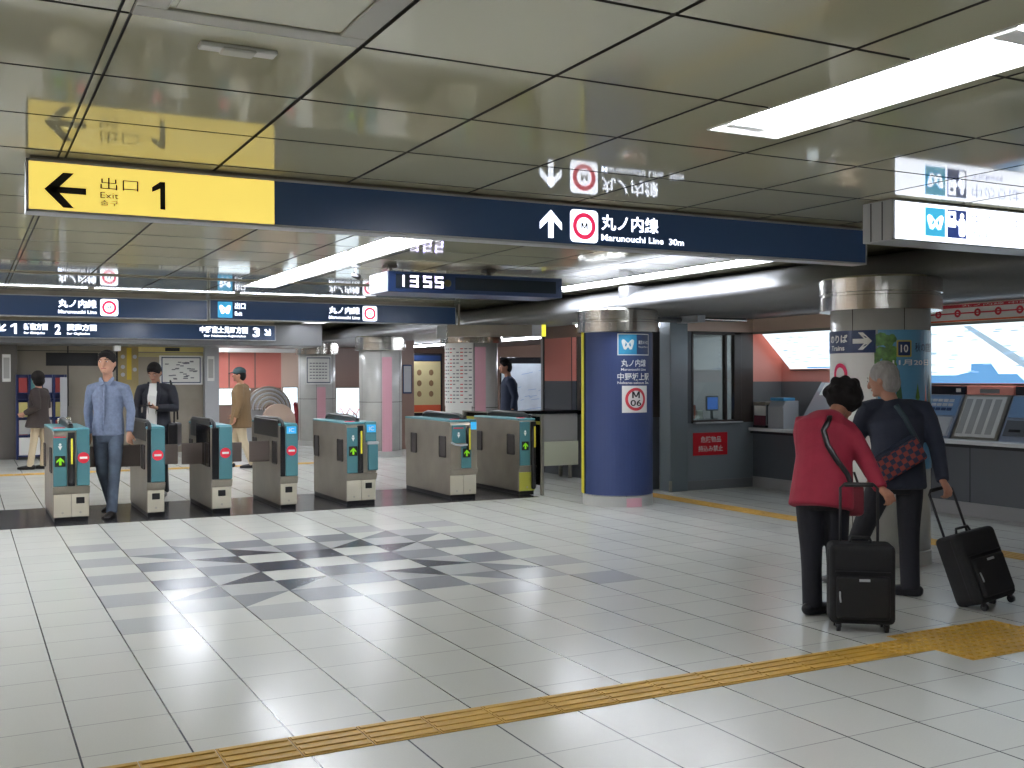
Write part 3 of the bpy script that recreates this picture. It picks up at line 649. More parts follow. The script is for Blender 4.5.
# ------------------------------------------------------------------ ticket gates
m_green = mat('arrow_green', (120, 190, 20), .4, emit=.5); m_ic = mat('ic_blue', (60, 170, 225), .3, emit=.35)
def gate(x0, wd, label, kind, flapL=False, flapR=False, black_side=False, L=1.35):
    t = thing('ticket_gate', label, 'ticket gate', (x0 + wd / 2, 11.65, 0), 0, 'ticket gates in the row')
    h = wd / 2
    k = MB(); k.box(-h + .012, h - .012, .05, L - .02, 0, .05, m_black); k.build('plinth', t)
    # stainless body: side profile extruded across the width
    prof = [(.04, .05), (.04, .33), (.012, .38), (.012, .9), (.04, .935), (L - .03, .95), (L, .92), (L, .62), (L - .035, .52), (L - .035, .05)]
    k = MB(); k.prism([(-h, y, z) for y, z in prof], (wd, 0, 0), m_steeld, bev=.006); k.build('body', t)
    k = MB(); k.box(-h - .002, h + .002, .03, L - .01, .935, .962, m_teald, bev=.006); k.build('top_edge', t)
    if black_side:
        k = MB(); k.box(-h - .008, -h + .01, .10, .86, .50, .955, m_blackg, bev=.01, seg=2); k.build('side_cover', t, 'black glossy side cover')
    for sx in (-1, 1):
        k = MB(); k.box(sx * h - .006, sx * h + .006, .14, .34, .50, .76, mat('flap_recess', (66, 60, 58), .5), bev=.02, seg=2)
        k.box(sx * h - .006, sx * h + .006, 1.08, 1.26, .50, .76, MATS['flap_recess'], bev=.02, seg=2); k.build('flap_recess', t)
    for sx, on in ((-1, flapL), (1, flapR)):
        if on:
            k = MB(); k.box(sx * h, sx * (h + .22), .50, .52, .52, .74, m_flap, bev=.008, seg=2); k.build('flap', t)
    # collar and lower doors
    k = MB(); k.prism([(-h - .004, -.004, .37), (-h - .004, .03, .29), (-h - .004, .1, .29), (-h - .004, .1, .375)], (wd + .008, 0, 0), m_steeld, bev=.003); k.build('collar', t)
    nd = 2 if wd > .28 else 1
    for i in range(nd):
        a = -h + .006 + i * (wd - .008) / nd; b = -h + .002 + (i + 1) * (wd - .008) / nd
        k = MB(); k.box(a, b, .028, .045, .055, .288, mat('yellow_door', (176, 176, 70), .5) if kind == 'end' else m_beige, bev=.004); d = k.build('lower_door', t)
        k = MB(); k.cyl(((a + b) / 2, .026, .1), ((a + b) / 2, .03, .1), .012, m_steel, n=12); k.build('lock', d)
        if i == nd - 1 and kind != 'end' and kind != 'mid':
            k = MB(); k.box((a + b) / 2 - .04, (a + b) / 2 + .04, .022, .03, .19, .255, m_black, bev=.004); k.build('coin_slot', d)
    def noentry(cx, z):
        k = MB(); k.cyl((cx, -.012, z), (cx, -.004, z), .056, m_red, n=28); k.box(cx - .036, cx + .036, -.0145, -.011, z - .011, z + .011, m_white); k.build('no_entry_mark', t, 'red disc with white bar')
    def arrowdisp(cx, z):
        k = MB(); k.box(cx - .05, cx + .05, -.012, -.004, z - .055, z + .055, m_black, bev=.004); mpf = lambda u, v: (u, -.0135, v); arrow(k, cx, z, .08, 90, mpf, m_green, .36); k.build('arrow_display', t, 'black display with green arrow')
    def reader(cx, w_):
        k = MB(); k.prism([(cx - w_ / 2, -.004, .865), (cx - w_ / 2, .12, .97), (cx - w_ / 2, .12, .95), (cx - w_ / 2, .0, .855)], (w_, 0, 0), m_red); k.build('card_slot', t, 'red card slot')
        k = MB(); mpf = lambda u, v: (u, -.0065, v); shape(k, circ(cx, .80, .013, 12), mpf, m_white); shape(k, [(cx - .02, .785), (cx + .02, .785), (cx, .74)], mpf, m_white); k.build('card_pictogram', t)
    def rail(cx, zt=1.005, y1=L - .12, zb=.42):
        k = MB(); k.tube([(cx, y1 + .03, .94), (cx, y1, zt - .01), (cx, y1 - .12, zt + .01), (cx, .3, zt), (cx, .12, zt - .03), (cx, .035, zt - .14), (cx, .0, .8), (cx, -.002, .6), (cx, -.002, zb)], [.03] * 9, m_black, n=10); k.box(cx - .022, cx + .022, .1, y1, .93, zt, m_black, bev=.004); k.build('rail', t)
        k = MB(); k.box(cx - .008, cx + .01, -.04, -.03, .60, .86, m_yel); k.build('yellow_strip', t)
        if zb < .6:
            k = MB(); k.box(cx - .035, cx + .03, -.01, .01, .375, .92, m_black); k.build('slot_panel', t)
    if kind == 'wide_stop':     # left of the row
        k = MB(); k.box(-h, -h + .13, -.004, .02, .375, .87, m_teal, bev=.004); k.build('front_panel', t)
        k = MB(); k.box(h - .125, h, -.006, .03, .375, .955, m_teal, bev=.006); k.build('front_panel', t)
        reader(-h + .065, .11); arrowdisp(-h + .065, .63); noentry(h - .06, .66); rail(.0)
    elif kind == 'wide_go':
        k = MB(); k.box(-h, -h + .14, -.004, .02, .375, .90, m_teal, bev=.004); k.build('front_panel', t)
        k = MB(); k.box(h - .14, h, .01, .2, .72, .965, m_teal, bev=.006); k.build('front_panel', t)
        k = MB(); k.box(h - .11, h + .01, -.02, .03, .40, .72, m_teal, bev=.01, seg=2); k.box(h - .12, h + .015, -.025, .04, .70, .735, m_lgrey, bev=.006); k.build('reader_block', t)
        k = MB(); k.box(h - .12, h - .01, .004, .012, .84, .93, m_ic, bev=.003); mpf = lambda u, v: (u, .002, v); text(k, 'IC', (h - .095, .862, h - .035, .908), mpf, m_white, .02); k.build('card_reader', t, 'light blue card reader')
        reader(-h + .07, .12); arrowdisp(-h + .07, .63); rail(-.02)
    elif kind == 'mid':
        k = MB(); k.box(-h + .14, -h + .27, -.004, .02, .375, .66, m_teal, bev=.004); k.build('front_panel', t)
        k = MB(); k.box(-h + .02, -h + .2, .0, .03, .68, .90, m_teal, bev=.006); k.build('front_panel', t)
        k = MB(); k.box(h - .09, h, .02, .3, .375, .96, m_teal, bev=.006); k.box(h - .085, h - .01, .01, .022, .84, .93, m_ic); k.build('front_panel', t)
        k = MB(); k.tube([(-h + .01, .0, .69), (-h + .05, -.03, .665), (-h + .12, -.04, .655), (-h + .2, -.03, .66)], [.012] * 4, m_lgrey, n=8); k.build('ticket_lip', t)
        reader(-h + .1, .13); arrowdisp(-h + .205, .56); rail(h - .12, zb=.66)
    elif kind == 'end':
        k = MB(); k.box(-h, -h + .14, -.004, .02, .375, .92, m_teal, bev=.004); k.build('front_panel', t)
        reader(-h + .07, .12); arrowdisp(-h + .07, .62); rail(h - .04, zb=.1)
    else:                       # narrow
        k = MB(); k.box(h - .14, h, -.006, .03, .375, .945, m_teal, bev=.006); k.build('front_panel', t)
        k = MB(); k.box(-h, h - .142, .004, .03, .375, .93, m_black, bev=.004); k.build('side_slot', t)
        noentry(h - .075, .66)
        if kind == 'narrow_ic':
            k = MB(); k.box(h - .13, h - .02, -.012, -.004, .85, .93, m_ic, bev=.003); mpf = lambda u, v: (u, -.014, v); text(k, 'IC', (h - .105, .868, h - .045, .912), mpf, m_white, .02); k.build('card_reader', t, 'light blue card reader')
        k = MB(); k.tube([(-h + .03, 1.26, .94), (-h + .03, 1.22, 1.0), (-h + .03, .2, 1.01), (-h + .03, .06, .98), (-h + .03, .02, .93)], [.022] * 5, m_black, n=10); k.box(-h - .004, -h + .05, .1, 1.22, .80, 1.0, m_black, bev=.006); k.build('rail', t)
    return t
gate(.79, .345, 'leftmost wide ticket gate with teal panels, arrow display and red no-entry disc', 'wide_stop', flapR=True)
gate(1.70, .18, 'narrow ticket gate in front of the man in the dark suit', 'narrow', True, True)
gate(2.37, .215, 'narrow ticket gate with black glossy side, third from the left', 'narrow', True, True, True)
gate(3.12, .195, 'narrow ticket gate with blue card reader, below the man in a cap', 'narrow_ic', True, False)
gate(3.89, .36, 'wide ticket gate with green arrow and grey reader block, middle of the row', 'wide_go')
gate(5.19, .355, 'ticket gate with curved ticket lip in front of the timetable column', 'mid', L=1.5)
gate(6.13, .23, 'last ticket gate beside the glass partition, with an olive lower door', 'end')

# posts and glass partition
t = thing('glass_partition', 'clear glass partition with yellow edge beside the last gate', 'partition', (6.41, 11.6, 0), 0)
k = MB(); k.box(-.02, .02, -.03, .01, 0, 1.0, m_steel, bev=.004); k.box(-.02, .02, 2.3, 2.34, 0, 1.0, m_steel, bev=.004); k.build('post', t)
k = MB(); k.box(-.005, .005, .01, 2.3, .12, .98, m_glass); k.build('pane', t)
k = MB(); k.box(-.012, .012, .01, 2.3, .88, .92, mat('olive_band', (176, 170, 60), .5)); k.box(-.012, .012, .01, 2.3, .98, 1.0, m_steel); k.build('yellow_band', t, 'olive yellow band')
t = thing('service_counter', 'low stainless counter with frosted front panel left of the blue column', 'counter', (7.2, 13.3, 0), 0)
k = MB(); k.box(-.28, .75, 0, .45, .55, .95, mat('counter_steel', (190, 188, 182), .35, .3), bev=.01, seg=2); k.build('counter_body', t)
k = MB(); k.box(-.30, .75, -.03, .5, .95, 1.0, m_blackg, bev=.01, seg=2); k.build('counter_top', t)
k = MB(); k.box(-.28, .75, -.02, .0, .2, .55, mat('frosted_panel', (230, 232, 206), .5), bev=.006); k.box(-.28, -.1, -.024, -.018, .2, .55, mat('frosted_olive', (170, 168, 96), .4)); k.build('front_panel', t)
k = MB(); 
for x in (-.22, .68): k.cyl((x, .1, 0), (x, .1, .55), .03, m_steel, n=14); k.cyl((x, .38, 0), (x, .38, .55), .03, m_steel, n=14)
k.build('leg', t)
# manned-gate machine beside the blue column
t = thing('ticket_gate', 'black-sided ticket gate with teal front half hidden behind the blue column', 'ticket gate', (7.62, 11.75, 0), 0, 'ticket gates in the row')
k = MB(); k.prism([(-.15, y, z) for y, z in ((.05, 0), (.05, .35), (0, .4), (0, .92), (.1, 1.0), (.5, 1.02), (.56, .95), (.56, 0))], (.3, 0, 0), m_black, bev=.01); k.build('body', t)
k = MB(); k.box(-.02, .13, -.012, .0, .42, .82, m_teal, bev=.006); k.build('front_panel', t)
k = MB(); k.box(.02, .1, -.016, -.012, .68, .80, m_white); k.box(.03, .09, -.018, -.015, .71, .77, m_salmon); k.build('sticker', t)
k = MB(); k.tube([(.0, .5, 1.0), (0, .45, 1.08), (0, .2, 1.08), (0, .05, 1.0)], [.03] * 4, m_black, n=10); k.build('rail', t)
k = MB(); k.box(.0, .1, -.02, -.01, .86, .93, mat('orange_bar', (190, 120, 50), .5)); k.build('card_slot', t)
for q in (0,):
    for x in (-.8, .0, .8): pass
# shiny bollards at the left end of the row
for i, (px, d, lb) in enumerate(((60, 13.6, 'short chrome post behind the leftmost gate, nearer the rack'), (68, 13.9, 'short chrome post behind the leftmost gate, nearer the walking man'))):
    p = PX(px, d); t = thing('chrome_post', lb, 'post', (p.x, p.y, 0), 0, 'chrome posts behind the gates')
    k = MB(); k.lathe((0, 0), [(0, 0), (.09, 0), (.09, .015), (.025, .03), (.02, .9), (.0, .9)], m_chrome, 20, smooth=True); k.build('pole', t)
    k = MB(); k.ball((0, 0, .93), .04, m_chrome); k.build('knob', t)

# ------------------------------------------------------------------ office and ticket wall (right)
YO = 11.17; XW = 9.42
m_og = mat('office_grey', (128, 136, 142), .35); m_post = mat('office_post', (124, 134, 140), .3, .3)
# office front wall with window opening x 8.44..9.30, z .88..2.06
g = MB(); g.box(8.3, XW, YO, YO + .12, .12, .87, m_og); g.box(8.3, XW, YO - .002, YO + .12, 2.07, 2.26, m_tan); g.box(8.3, XW + .5, YO - .015, YO + .12, 0, .12, m_grey)
g.box(8.3, 8.40, YO, YO + .1, .87, 2.07, m_dgrey); g.box(9.22, XW, YO - .004, YO + .1, .87, 2.07, mat('bronze_frame', (66, 58, 54), .3))
struct('wall_office_front', g)
t = thing('office_post', 'dark grey square post between the office windows by the blue column', 'post', (8.17, YO - .04, 0), 0)
k = MB(); k.box(-.15, .13, -.02, .22, 0, 2.25, m_post, bev=.012, seg=2); k.build('post_shaft', t)
k = MB(); k.box(-.16, -.13, -.03, .0, 0, .14, m_steel); k.build('foot_guard', t)
# office window frame
t = thing('window_1', 'office window', 'window', (8.8, YO, 0), 0); del t['category']; del t['label']; t['kind'] = 'structure'
k = MB(); fr = MATS['bronze_frame']
for a, b, c, d in ((-.4, .42, .87, .91), (-.4, .42, 2.03, 2.07), (-.4, -.37, .87, 2.07), (.30, .42, .87, 2.07), (.15, .18, .9, 2.05)): k.box(a, b, -.01, .06, c, d, fr, bev=.003)
k.build('window_frame', t)['kind'] = 'structure'
k = MB(); k.box(-.38, .30, .03, .036, .91, 2.03, m_glass); k.build('pane', t)['kind'] = 'structure'
k = MB(); k.box(-.38, .40, -.07, .06, .865, .885, m_lgrey, bev=.004); k.build('sill', t)['kind'] = 'structure'
# left face of office along x=8.0
g = MB(); XO = 8.0
g.box(XO, XO + .1, YO + .3, 14.4, 2.07, 2.26, m_brown); g.box(XO, XO + .1, 13.55, 14.4, 1.42, 2.07, m_salmon); g.box(XO, XO + .1, 13.55, 14.4, 0, 1.42, m_dgrey)
g.box(XO, XO + .1, YO + .3, 13.55, 0, .95, m_dgrey); g.box(XO - .003, XO, 13.54, 13.56, 0, 2.07, m_black); g.box(XO - .01, XO + .1, 14.38, 14.42, 0, 2.25, m_black); g.box(XO - .012, XO + .1, 12.0, 14.4, .93, .99, m_blackg)
for y in (11.45, 12.3, 13.3): g.box(XO - .01, XO + .1, y, y + .08, .95, 2.07, fr)
g.box(XO, 12.0, 14.4, 14.5, 0, 2.26, m_lgrey); struct('wall_office_left', g)
g = MB(); g.box(XO + .04, XO + .046, 11.53, 13.5, .95, 2.07, m_glass); struct('window_2', g)
# office interior
g = MB(); g.box(9.95, 10.0, YO + .1, 14.4, 0, 2.26, m_lgrey); g.box(8.1, 10, 14.3, 14.4, 0, 2.26, m_lgrey); struct('wall_office_inside', g)
t = thing('office_light', 'fluorescent panel inside the station office', 'ceiling light', (9.0, 12.6, 2.245), 0); k = MB(); k.box(-.25, .25, -.6, .6, -.02, 0, mat('office_lamp', (240, 246, 255), .5, emit=5)); k.build('diffuser', t)
t = thing('locker', 'tall pale locker standing inside the office window', 'cabinet', (8.62, 12.2, 0), 0)
k = MB(); k.box(-.14, .25, 0, .45, 0, 1.95, m_lgrey, bev=.01); k.build('cabinet_body', t)
k = MB(); k.box(-.13, .05, -.012, 0, .1, 1.9, mat('locker_door', (150, 158, 176), .4), bev=.004); k.build('cabinet_door', t); k = MB(); k.box(.065, .24, -.012, 0, .1, 1.9, MATS['locker_door'], bev=.004); k.build('cabinet_door', t)
t = thing('desk_monitor', 'small blue-screened terminal on the office window counter', 'monitor', (8.93, 11.42, .9), 0)
k = MB(); k.box(-.1, .1, -.01, .02, .12, .32, m_grey, bev=.006); k.build('casing', t); k = MB(); k.box(-.085, .085, -.014, -.01, .14, .3, mat('screen_blue', (70, 110, 190), .3, emit=.5)); k.build('screen', t)
k = MB(); k.cyl((0, .01, 0), (0, .01, .13), .02, m_grey, n=10); k.box(-.07, .07, -.04, .06, 0, .015, m_grey, bev=.004); k.build('stand', t)
t = thing('document_tray', 'white and red boxes and papers on the office window counter', 'tray', (8.62, 11.4, .9), 0)
k = MB(); k.box(-.12, .14, -.05, .1, 0, .02, m_lgrey, bev=.004); k.build('tray', t); k = MB(); k.box(-.1, .0, -.03, .07, .02, .2, mat('paper_red', (200, 110, 90), .6), bev=.004); k.build('box', t); k = MB(); k.box(.02, .12, -.03, .07, .02, .13, m_white, bev=.004); k.build('paper_stack', t)
g = MB(); g.box(8.3, XW, YO + .12, YO + .45, .84, .885, m_lgrey); g.box(8.35, 8.4, YO + .14, YO + .4, 0, .84, m_lgrey); g.box(9.3, 9.35, YO + .14, YO + .4, 0, .84, m_lgrey); tag(g.build('office_counter'), 'pale shelf inside the office window', 'counter')
# red sign on office wall
t = thing('notice_sign', 'red sign with white lettering below the office window', 'sign', (8.70, YO - .012, .595), 0)
k = MB(); k.box(-.28, .28, 0, .012, -.148, .148, mat('sign_red', (206, 24, 40), .35), bev=.003); k.build('plate', t)
k = MB(); mp = lambda u, v: (u, -.002, v); text(k, '危険物品', (-.16, .02, .17, .10), mp, m_white, .01); text(k, '持込み禁止', (-.2, -.10, .2, -.02), mp, m_white, .01); k.build('lettering', t)
# red notice's neighbours: pipes under the beam near the post
t = thing('cable_duct', 'grey cable duct with bracket under the beam by the blue column', 'duct', (7.6, 10.9, 2.248), 0)
k = MB(); k.tube([(-.55, .1, -.05), (.6, .1, -.05)], [.035, .035], m_beam, n=10); k.tube([(.55, -.2, -.05), (1.3, -.2, -.05)], [.025, .025], m_chrome, n=10); k.build('pipe', t)
k = MB(); k.box(-.6, -.5, .04, .16, -.1, 0, m_lgrey, bev=.006); k.box(.5, .62, -.26, .18, -.09, 0, m_lgrey, bev=.006); k.build('bracket', t)
t = thing('beam_bracket', 'grey bracket on the rounded beam above the blue column', 'bracket', (6.86, 10.2, 2.26), 0)
k = MB(); k.box(-.16, .10, -.1, .1, -.0, .26, m_beam, bev=.02, seg=2); k.build('bracket_body', t)

# ticket wall at x = XW
YM = 8.6
g = MB()
g.box(XW, XW + .2, YB, YO, .14, .72, m_dgrey); g.box(XW - .02, XW + .2, YB, YO, 0, .14, mat('base_stone', (150, 150, 150), .3))
for y in (10.1, 8.9, 7.7, 6.5, 5.3): g.box(XW - .002, XW, y, y + .01, .14, .72, m_black)
struct('wall_right', g); g = MB()
g.box(XW, XW + .49, YM, YO, 2.07, 2.26, m_tan); g.box(XW, XW + .49, YB, YM, 2.03, 2.26, m_tan)
g.box(XW - .006, XW, YM + .0, YO, 2.045, 2.075, m_steel); g.box(XW - .004, XW, 9.6, 9.61, 2.07, 2.25, m_black)
struct('trim_4', g); g = MB()
m_salmon_lit = mat('salmon_lit', (242, 164, 150), .35)  # lighter copy of the salmon, with the fare board's light put into the colour
g.box(XW + .5, XW + .6, YB, YO + .02, .8, 2.1, m_salmon_lit)
g.box(XW + .0, XW + .5, YO, YO + .03, 1.41, 2.07, m_salmon_lit); g.box(XW, XW + .5, YO, YO + .03, .72, 1.41, m_grey); g.box(XW + .495, XW + .5, 10.4, YO, .8, 1.41, m_grey)
struct('wall_recess', g)
# counter lip
g = MB(); g.box(XW - .1, XW + .12, YB, YO - .02, .755, .799, mat('ledge_metal', (222, 222, 224), .25), bev=.01, seg=2); g.box(XW - .06, XW + .1, YB, YO - .02, .72, .755, m_black); tag(g.build('counter_lip'), 'long polished metal ledge below the ticket machines', 'counter')
def xz(y0, y1, pts, m, mb, inv=False): mb.prism([(x, y0, z) for x, z in pts], (0, y1 - y0, 0), m)
m_console = mat('console_grey', (164, 168, 174), .14, .1)
# left module console
t = thing('ticket_console', 'sloping glossy grey console between the office and the white column', 'console', (XW, 9.9, .8), 0)
k = MB(); xz(-1.28, .5, [(.06, .002), (.49, .6), (.49, .002)], m_console, k); k.build('console_body', t)
def onslope(y0, y1, a, b, m, nm, parent, sx0=.06, sz0=0, sx1=.5, sz1=.6, d=.008, label=None):
    k = MB(); P = lambda s_, dd: (sx0 + (sx1 - sx0) * s_ - dd * .8, sz0 + (sz1 - sz0) * s_ + dd * .6)
    q = [P(a, 0), P(b, 0), P(b, d), P(a, d)]; k.prism([(x, y0, z) for x, z in q], (0, y1 - y0, 0), m); return k.build(nm, parent, label)
onslope(.2, .42, .72, .98, m_white, 'notice_sheet', t); onslope(-.62, -.3, .4, .98, m_white, 'notice_sheet', t)
# fare board left
def fareboard(y0, y1, x0, z0, x1, z1, label, stripes):
    t = thing('fare_board', label, 'fare board', (XW, (y0 + y1) / 2, z1), 0, 'lit fare boards over the ticket machines')
    h = (y1 - y0) / 2; k = MB(); k.prism([(x0, -h, z0 - z1), (x1, -h, 0), (x1 + .06, -h, .0), (x0 + .06, -h, z0 - z1)], (0, 2 * h, 0), m_fare)
    k.build('lit_panel', t)
    k = MB(); k.prism([(x0 - .012, -h - .01, z0 - z1 - .005), (x0 + .03, -h - .01, z0 - z1 - .03), (x0 + .03, -h - .01, z0 - z1 - .005)], (0, 2 * h + .02, 0), m_steel)
    k.prism([(x1 - .012, -h - .01, .0), (x1 - .0, -h - .01, .03), (x1 + .05, -h - .01, .03), (x1 + .05, -h - .01, 0)], (0, 2 * h + .02, 0), m_steel)
    k.build('frame', t)
    pale = mat('fare_blue', (110, 170, 225), .4, emit=.8); faint = mat('fare_line', (168, 194, 214), .4, emit=.8)
    nrm = V(-(z1 - z0), 0, (x1 - x0)); nrm = V(-abs(nrm.x), 0, -abs(nrm.z)).normalized() * .004
    def mpb(u, v): return (x0 + (x1 - x0) * v + nrm.x, h - u, (z0 - z1) + (z1 - z0) * v + nrm.z)
    k = MB()
    for pl, m in stripes: shape(k, pl, mpb, {'p': pale, 'f': faint}[m])
    rnd = random.Random(5)
    for _ in range(70):
        u = rnd.uniform(.1, 2 * h - .3); v = rnd.uniform(.15, .92); shape(k, [(u, v), (u + .09, v), (u + .09, v + .02), (u, v + .02)], mpb, faint)
    k.build('fare_print', t); return t
fareboard(8.75, 10.98, .48, 1.58, .0, 2.04, 'lit white fare board left of the white column', [([(.35, .02), (1.2, .02), (1.2, .06), (.35, .06)], 'p')])
fareboard(4.6, 8.55, .30, 1.40, .0, 2.02, 'large lit white fare board right of the white column', [([(.0, .0), (1.3, .0), (1.22, .16), (1.0, .16), (.95, .34), (.7, .34), (.66, .2), (.45, .14), (.0, .14)], 'p'), ([(.75, .98), (.85, .98), (1.7, .02), (1.5, .02)], 'f'), ([(1.9, .98), (1.95, .98), (2.5, .62), (2.45, .6)], 'f')])
# devices on the left module ledge
t = thing('fare_adjust_machine', 'grey machine with light blue top standing on the ledge by the office', 'machine', (XW + .02, 10.55, .8), 0)
k = MB(); k.prism([(-.04, 0, 0), (.22, 0, 0), (.22, 0, .36), (.02, 0, .36), (-.04, 0, .28)], (0, .3, 0), m_lgrey, bev=.008); k.build('machine_body', t)
k = MB(); k.box(-.02, .18, .02, .28, .36, .40, mat('machine_blue', (66, 150, 200), .4), bev=.01, seg=2); k.build('top_lamp', t)
t = thing('display_case', 'small framed case holding a maroon and white leaflet on the ledge', 'case', (XW + .03, 10.95, .8), 0)
k = MB(); k.box(-.06, .2, -.06, .18, 0, .03, m_black); k.box(-.06, .2, -.06, .18, .30, .34, m_steeld, bev=.005); k.box(.18, .2, -.06, .18, 0, .3, m_black); k.build('case_frame', t)
k = MB(); k.box(-.05, -.04, -.05, .17, .16, .29, m_white); k.box(-.052, -.042, -.05, .17, .03, .16, mat('maroon', (96, 40, 56), .5)); k.build('leaflet', t)
t = thing('tablet_display', 'small bright white screen propped on the ticket ledge', 'screen', (XW - .05, 10.0, .8), 0)
k = MB(); k.prism([(0, -.09, .02), (.06, -.09, .12), (.07, -.09, .11), (.02, -.09, .02)], (0, .2, 0), m_black); k.box(-.01, .1, -.09, .11, 0, .02, m_black); k.build('stand', t)
k = MB(); k.prism([(-.003, -.08, .03), (.052, -.08, .115), (.055, -.08, .113), (0, -.08, .028)], (0, .18, 0), m_fare); k.build('screen', t)
# right module: displays, pink strip, machines
def machine(y0, y1, label):
    t = thing('ticket_machine', label, 'ticket machine', (XW, (y0 + y1) / 2, .8), 0, 'ticket machines under the fare board')
    h = (y1 - y0) / 2 - .01; k = MB(); xz(-h, h, [(.06, 0), (.30, .47), (.42, .47), (.42, 0)], mat('machine_case', (140, 150, 168), .3, .3), k); k.build('machine_case', t)
    kw = dict(sx0=.06, sz0=0, sx1=.30, sz1=.47)
    onslope(-h + .02, h - .02, .52, .97, mat('machine_panel', (110, 140, 176), .3), 'button_panel', t, d=.008, **kw)
    for r_ in range(3):
        for c_ in range(6): onslope(-h + .09 + c_ * .075, -h + .15 + c_ * .075, .62 + r_ * .1, .68 + r_ * .1, m_lgrey if r_ else m_navy, 'fare_button', t, d=.014, **kw)
    onslope(.02, h - .03, .12, .45, m_dgrey, 'slot_panel', t, d=.008, **kw); onslope(.05, .12, .2, .38, m_black, 'coin_slot', t, d=.014, **kw); onslope(.17, .3, .2, .25, m_black, 'note_slot', t, d=.014, **kw)
    onslope(-h + .03, -.0, .05, .45, m_lgrey, 'ticket_tray', t, d=.03, **kw)
    k = MB(); k.box(.325, .42, -h, h, .472, .566, mat('display_navy', (22, 26, 44), .2), bev=.004); k.build('status_display', t)
    k = MB(); k.box(.32, .326, -h + .06, -h + .12, .50, .54, m_white); k.build('machine_number', t)
machine(8.02, 8.55, 'ticket machine half hidden by the white column')
machine(6.62, 7.42, 'ticket machine with blue button panel right of the timetable sheet')
machine(5.8, 6.6, 'ticket machine cut by the right edge of the photo')
t = thing('timetable_panel', 'sloping framed timetable sheet between two ticket machines', 'panel', (XW, 7.72, .8), 0)
kw = dict(sx0=.06, sz0=0, sx1=.30, sz1=.47)
k = MB(); xz(-.29, .29, [(.06, 0), (.30, .47), (.42, .47), (.42, 0)], m_steel, k); k.build('frame', t)
onslope(-.25, .25, .06, .96, mat('sheet_grey', (200, 200, 196), .4), 'sheet', t, d=.006, **kw)
for c_ in range(4): onslope(-.2 + c_ * .12, -.12 + c_ * .12, .12, .9, mat('print_column', (150, 150, 148), .5), 'print_column', t, d=.008, **kw)
k = MB(); k.box(.325, .42, -.29, .29, .472, .566, m_salmon_lit); k.box(.32, .325, -.12, .12, .49, .535, m_grey); k.build('top_strip', t)
# route strip poster above right
t = thing('route_poster', 'long white and red route strip poster above the large fare board', 'poster', (XW - .012, 6.7, 2.0), 0)
k = MB(); k.box(0, .01, -2.0, 1.72, .05, .24, m_white, bev=.002); k.build('sheet', t)
k = MB(); mp = lambda u, v: (-.003, 1.7 - u, v); rd = MATS['ring_red']; shape(k, [(0, .2), (3.6, .2), (3.6, .235), (0, .235)], mp, rd); shape(k, [(0, .055), (3.6, .055), (3.6, .072), (0, .072)], mp, mat('orange', (232, 110, 60), .4))
shape(k, [(.05, .135), (3.6, .135), (3.6, .15), (.05, .15)], mp, rd)
for i in range(14): ring(k, .3 + i * .25, .142, .018, .042, lambda u, v: (-.004, 1.7 - u, v), rd, n=16)
text(k, '丸ノ内線 中野坂上 方面 路線図 のりかえ ご案内', (.6, .208, 3.4, .23), lambda u, v: (-.004, 1.7 - u, v), m_white, 0)
k.build('route_print', t)
g = MB(); g.box(XW - .006, XW, 4.0, YM, 2.03, 2.045, m_steel); struct('trim_3', g)

# ------------------------------------------------------------------ outer walls
g = MB(); g.box(XL - .1, XL, YB, YF, 0, ZC + .1, m_tan); struct('wall_left', g)
g = MB(); g.box(XL, XR, YB - .1, YB, 0, ZC + .1, m_stone); struct('wall_near', g)
g = MB(); g.box(XR, XR + .1, 14.4, YF, 0, 2.3, m_brown); struct('wall_far_right', g)
def BX(px, Y): return Y * math.tan(YAW + math.atan((px - 512) / FPX))
YW = 21.9
m_wallb = mat('back_wall_panel', (150, 142, 128), .3, .2)
g = MB(); g.box(XL, BX(217, YW), YW, YW + .1, 0, 2.3, m_wallb)
for px in (16, 68, 117): g.box(BX(px, YW) - .012, BX(px, YW) + .012, YW - .004, YW, 0, 2.12, m_black)
g.box(BX(16, YW), BX(119, YW), YW - .003, YW, 2.0, 2.01, m_black)
g.box(BX(46, YW), BX(98, YW), YW - .01, YW, 1.72, 1.97, m_black)
g.box(XL, BX(300, YW), YW - .01, YW, 2.0, 2.12, mat('header_tan', (140, 128, 108), .4)) if False else None
g.box(BX(137, YW), BX(203, YW), YW - .015, YW, 0, 1.35, m_steeld); g.box(BX(135, YW), BX(205, YW), YW - .02, YW, 1.9, 1.98, mat('header_cream', (190, 180, 130), .5)); g.box(BX(203, YW), BX(217, YW), YW - .2, YW, 0, 2.12, m_lgrey)
g.box(XL, BX(16, YW), YW - .5, YW, .0, 2.12, mat('dark_pier', (96, 92, 86), .4))
struct('wall_back', g)
g = MB(); g.box(BX(68, YW), BX(81, YW), YW - .012, YW, .2, .95, m_steeld); struct('door_1', g)
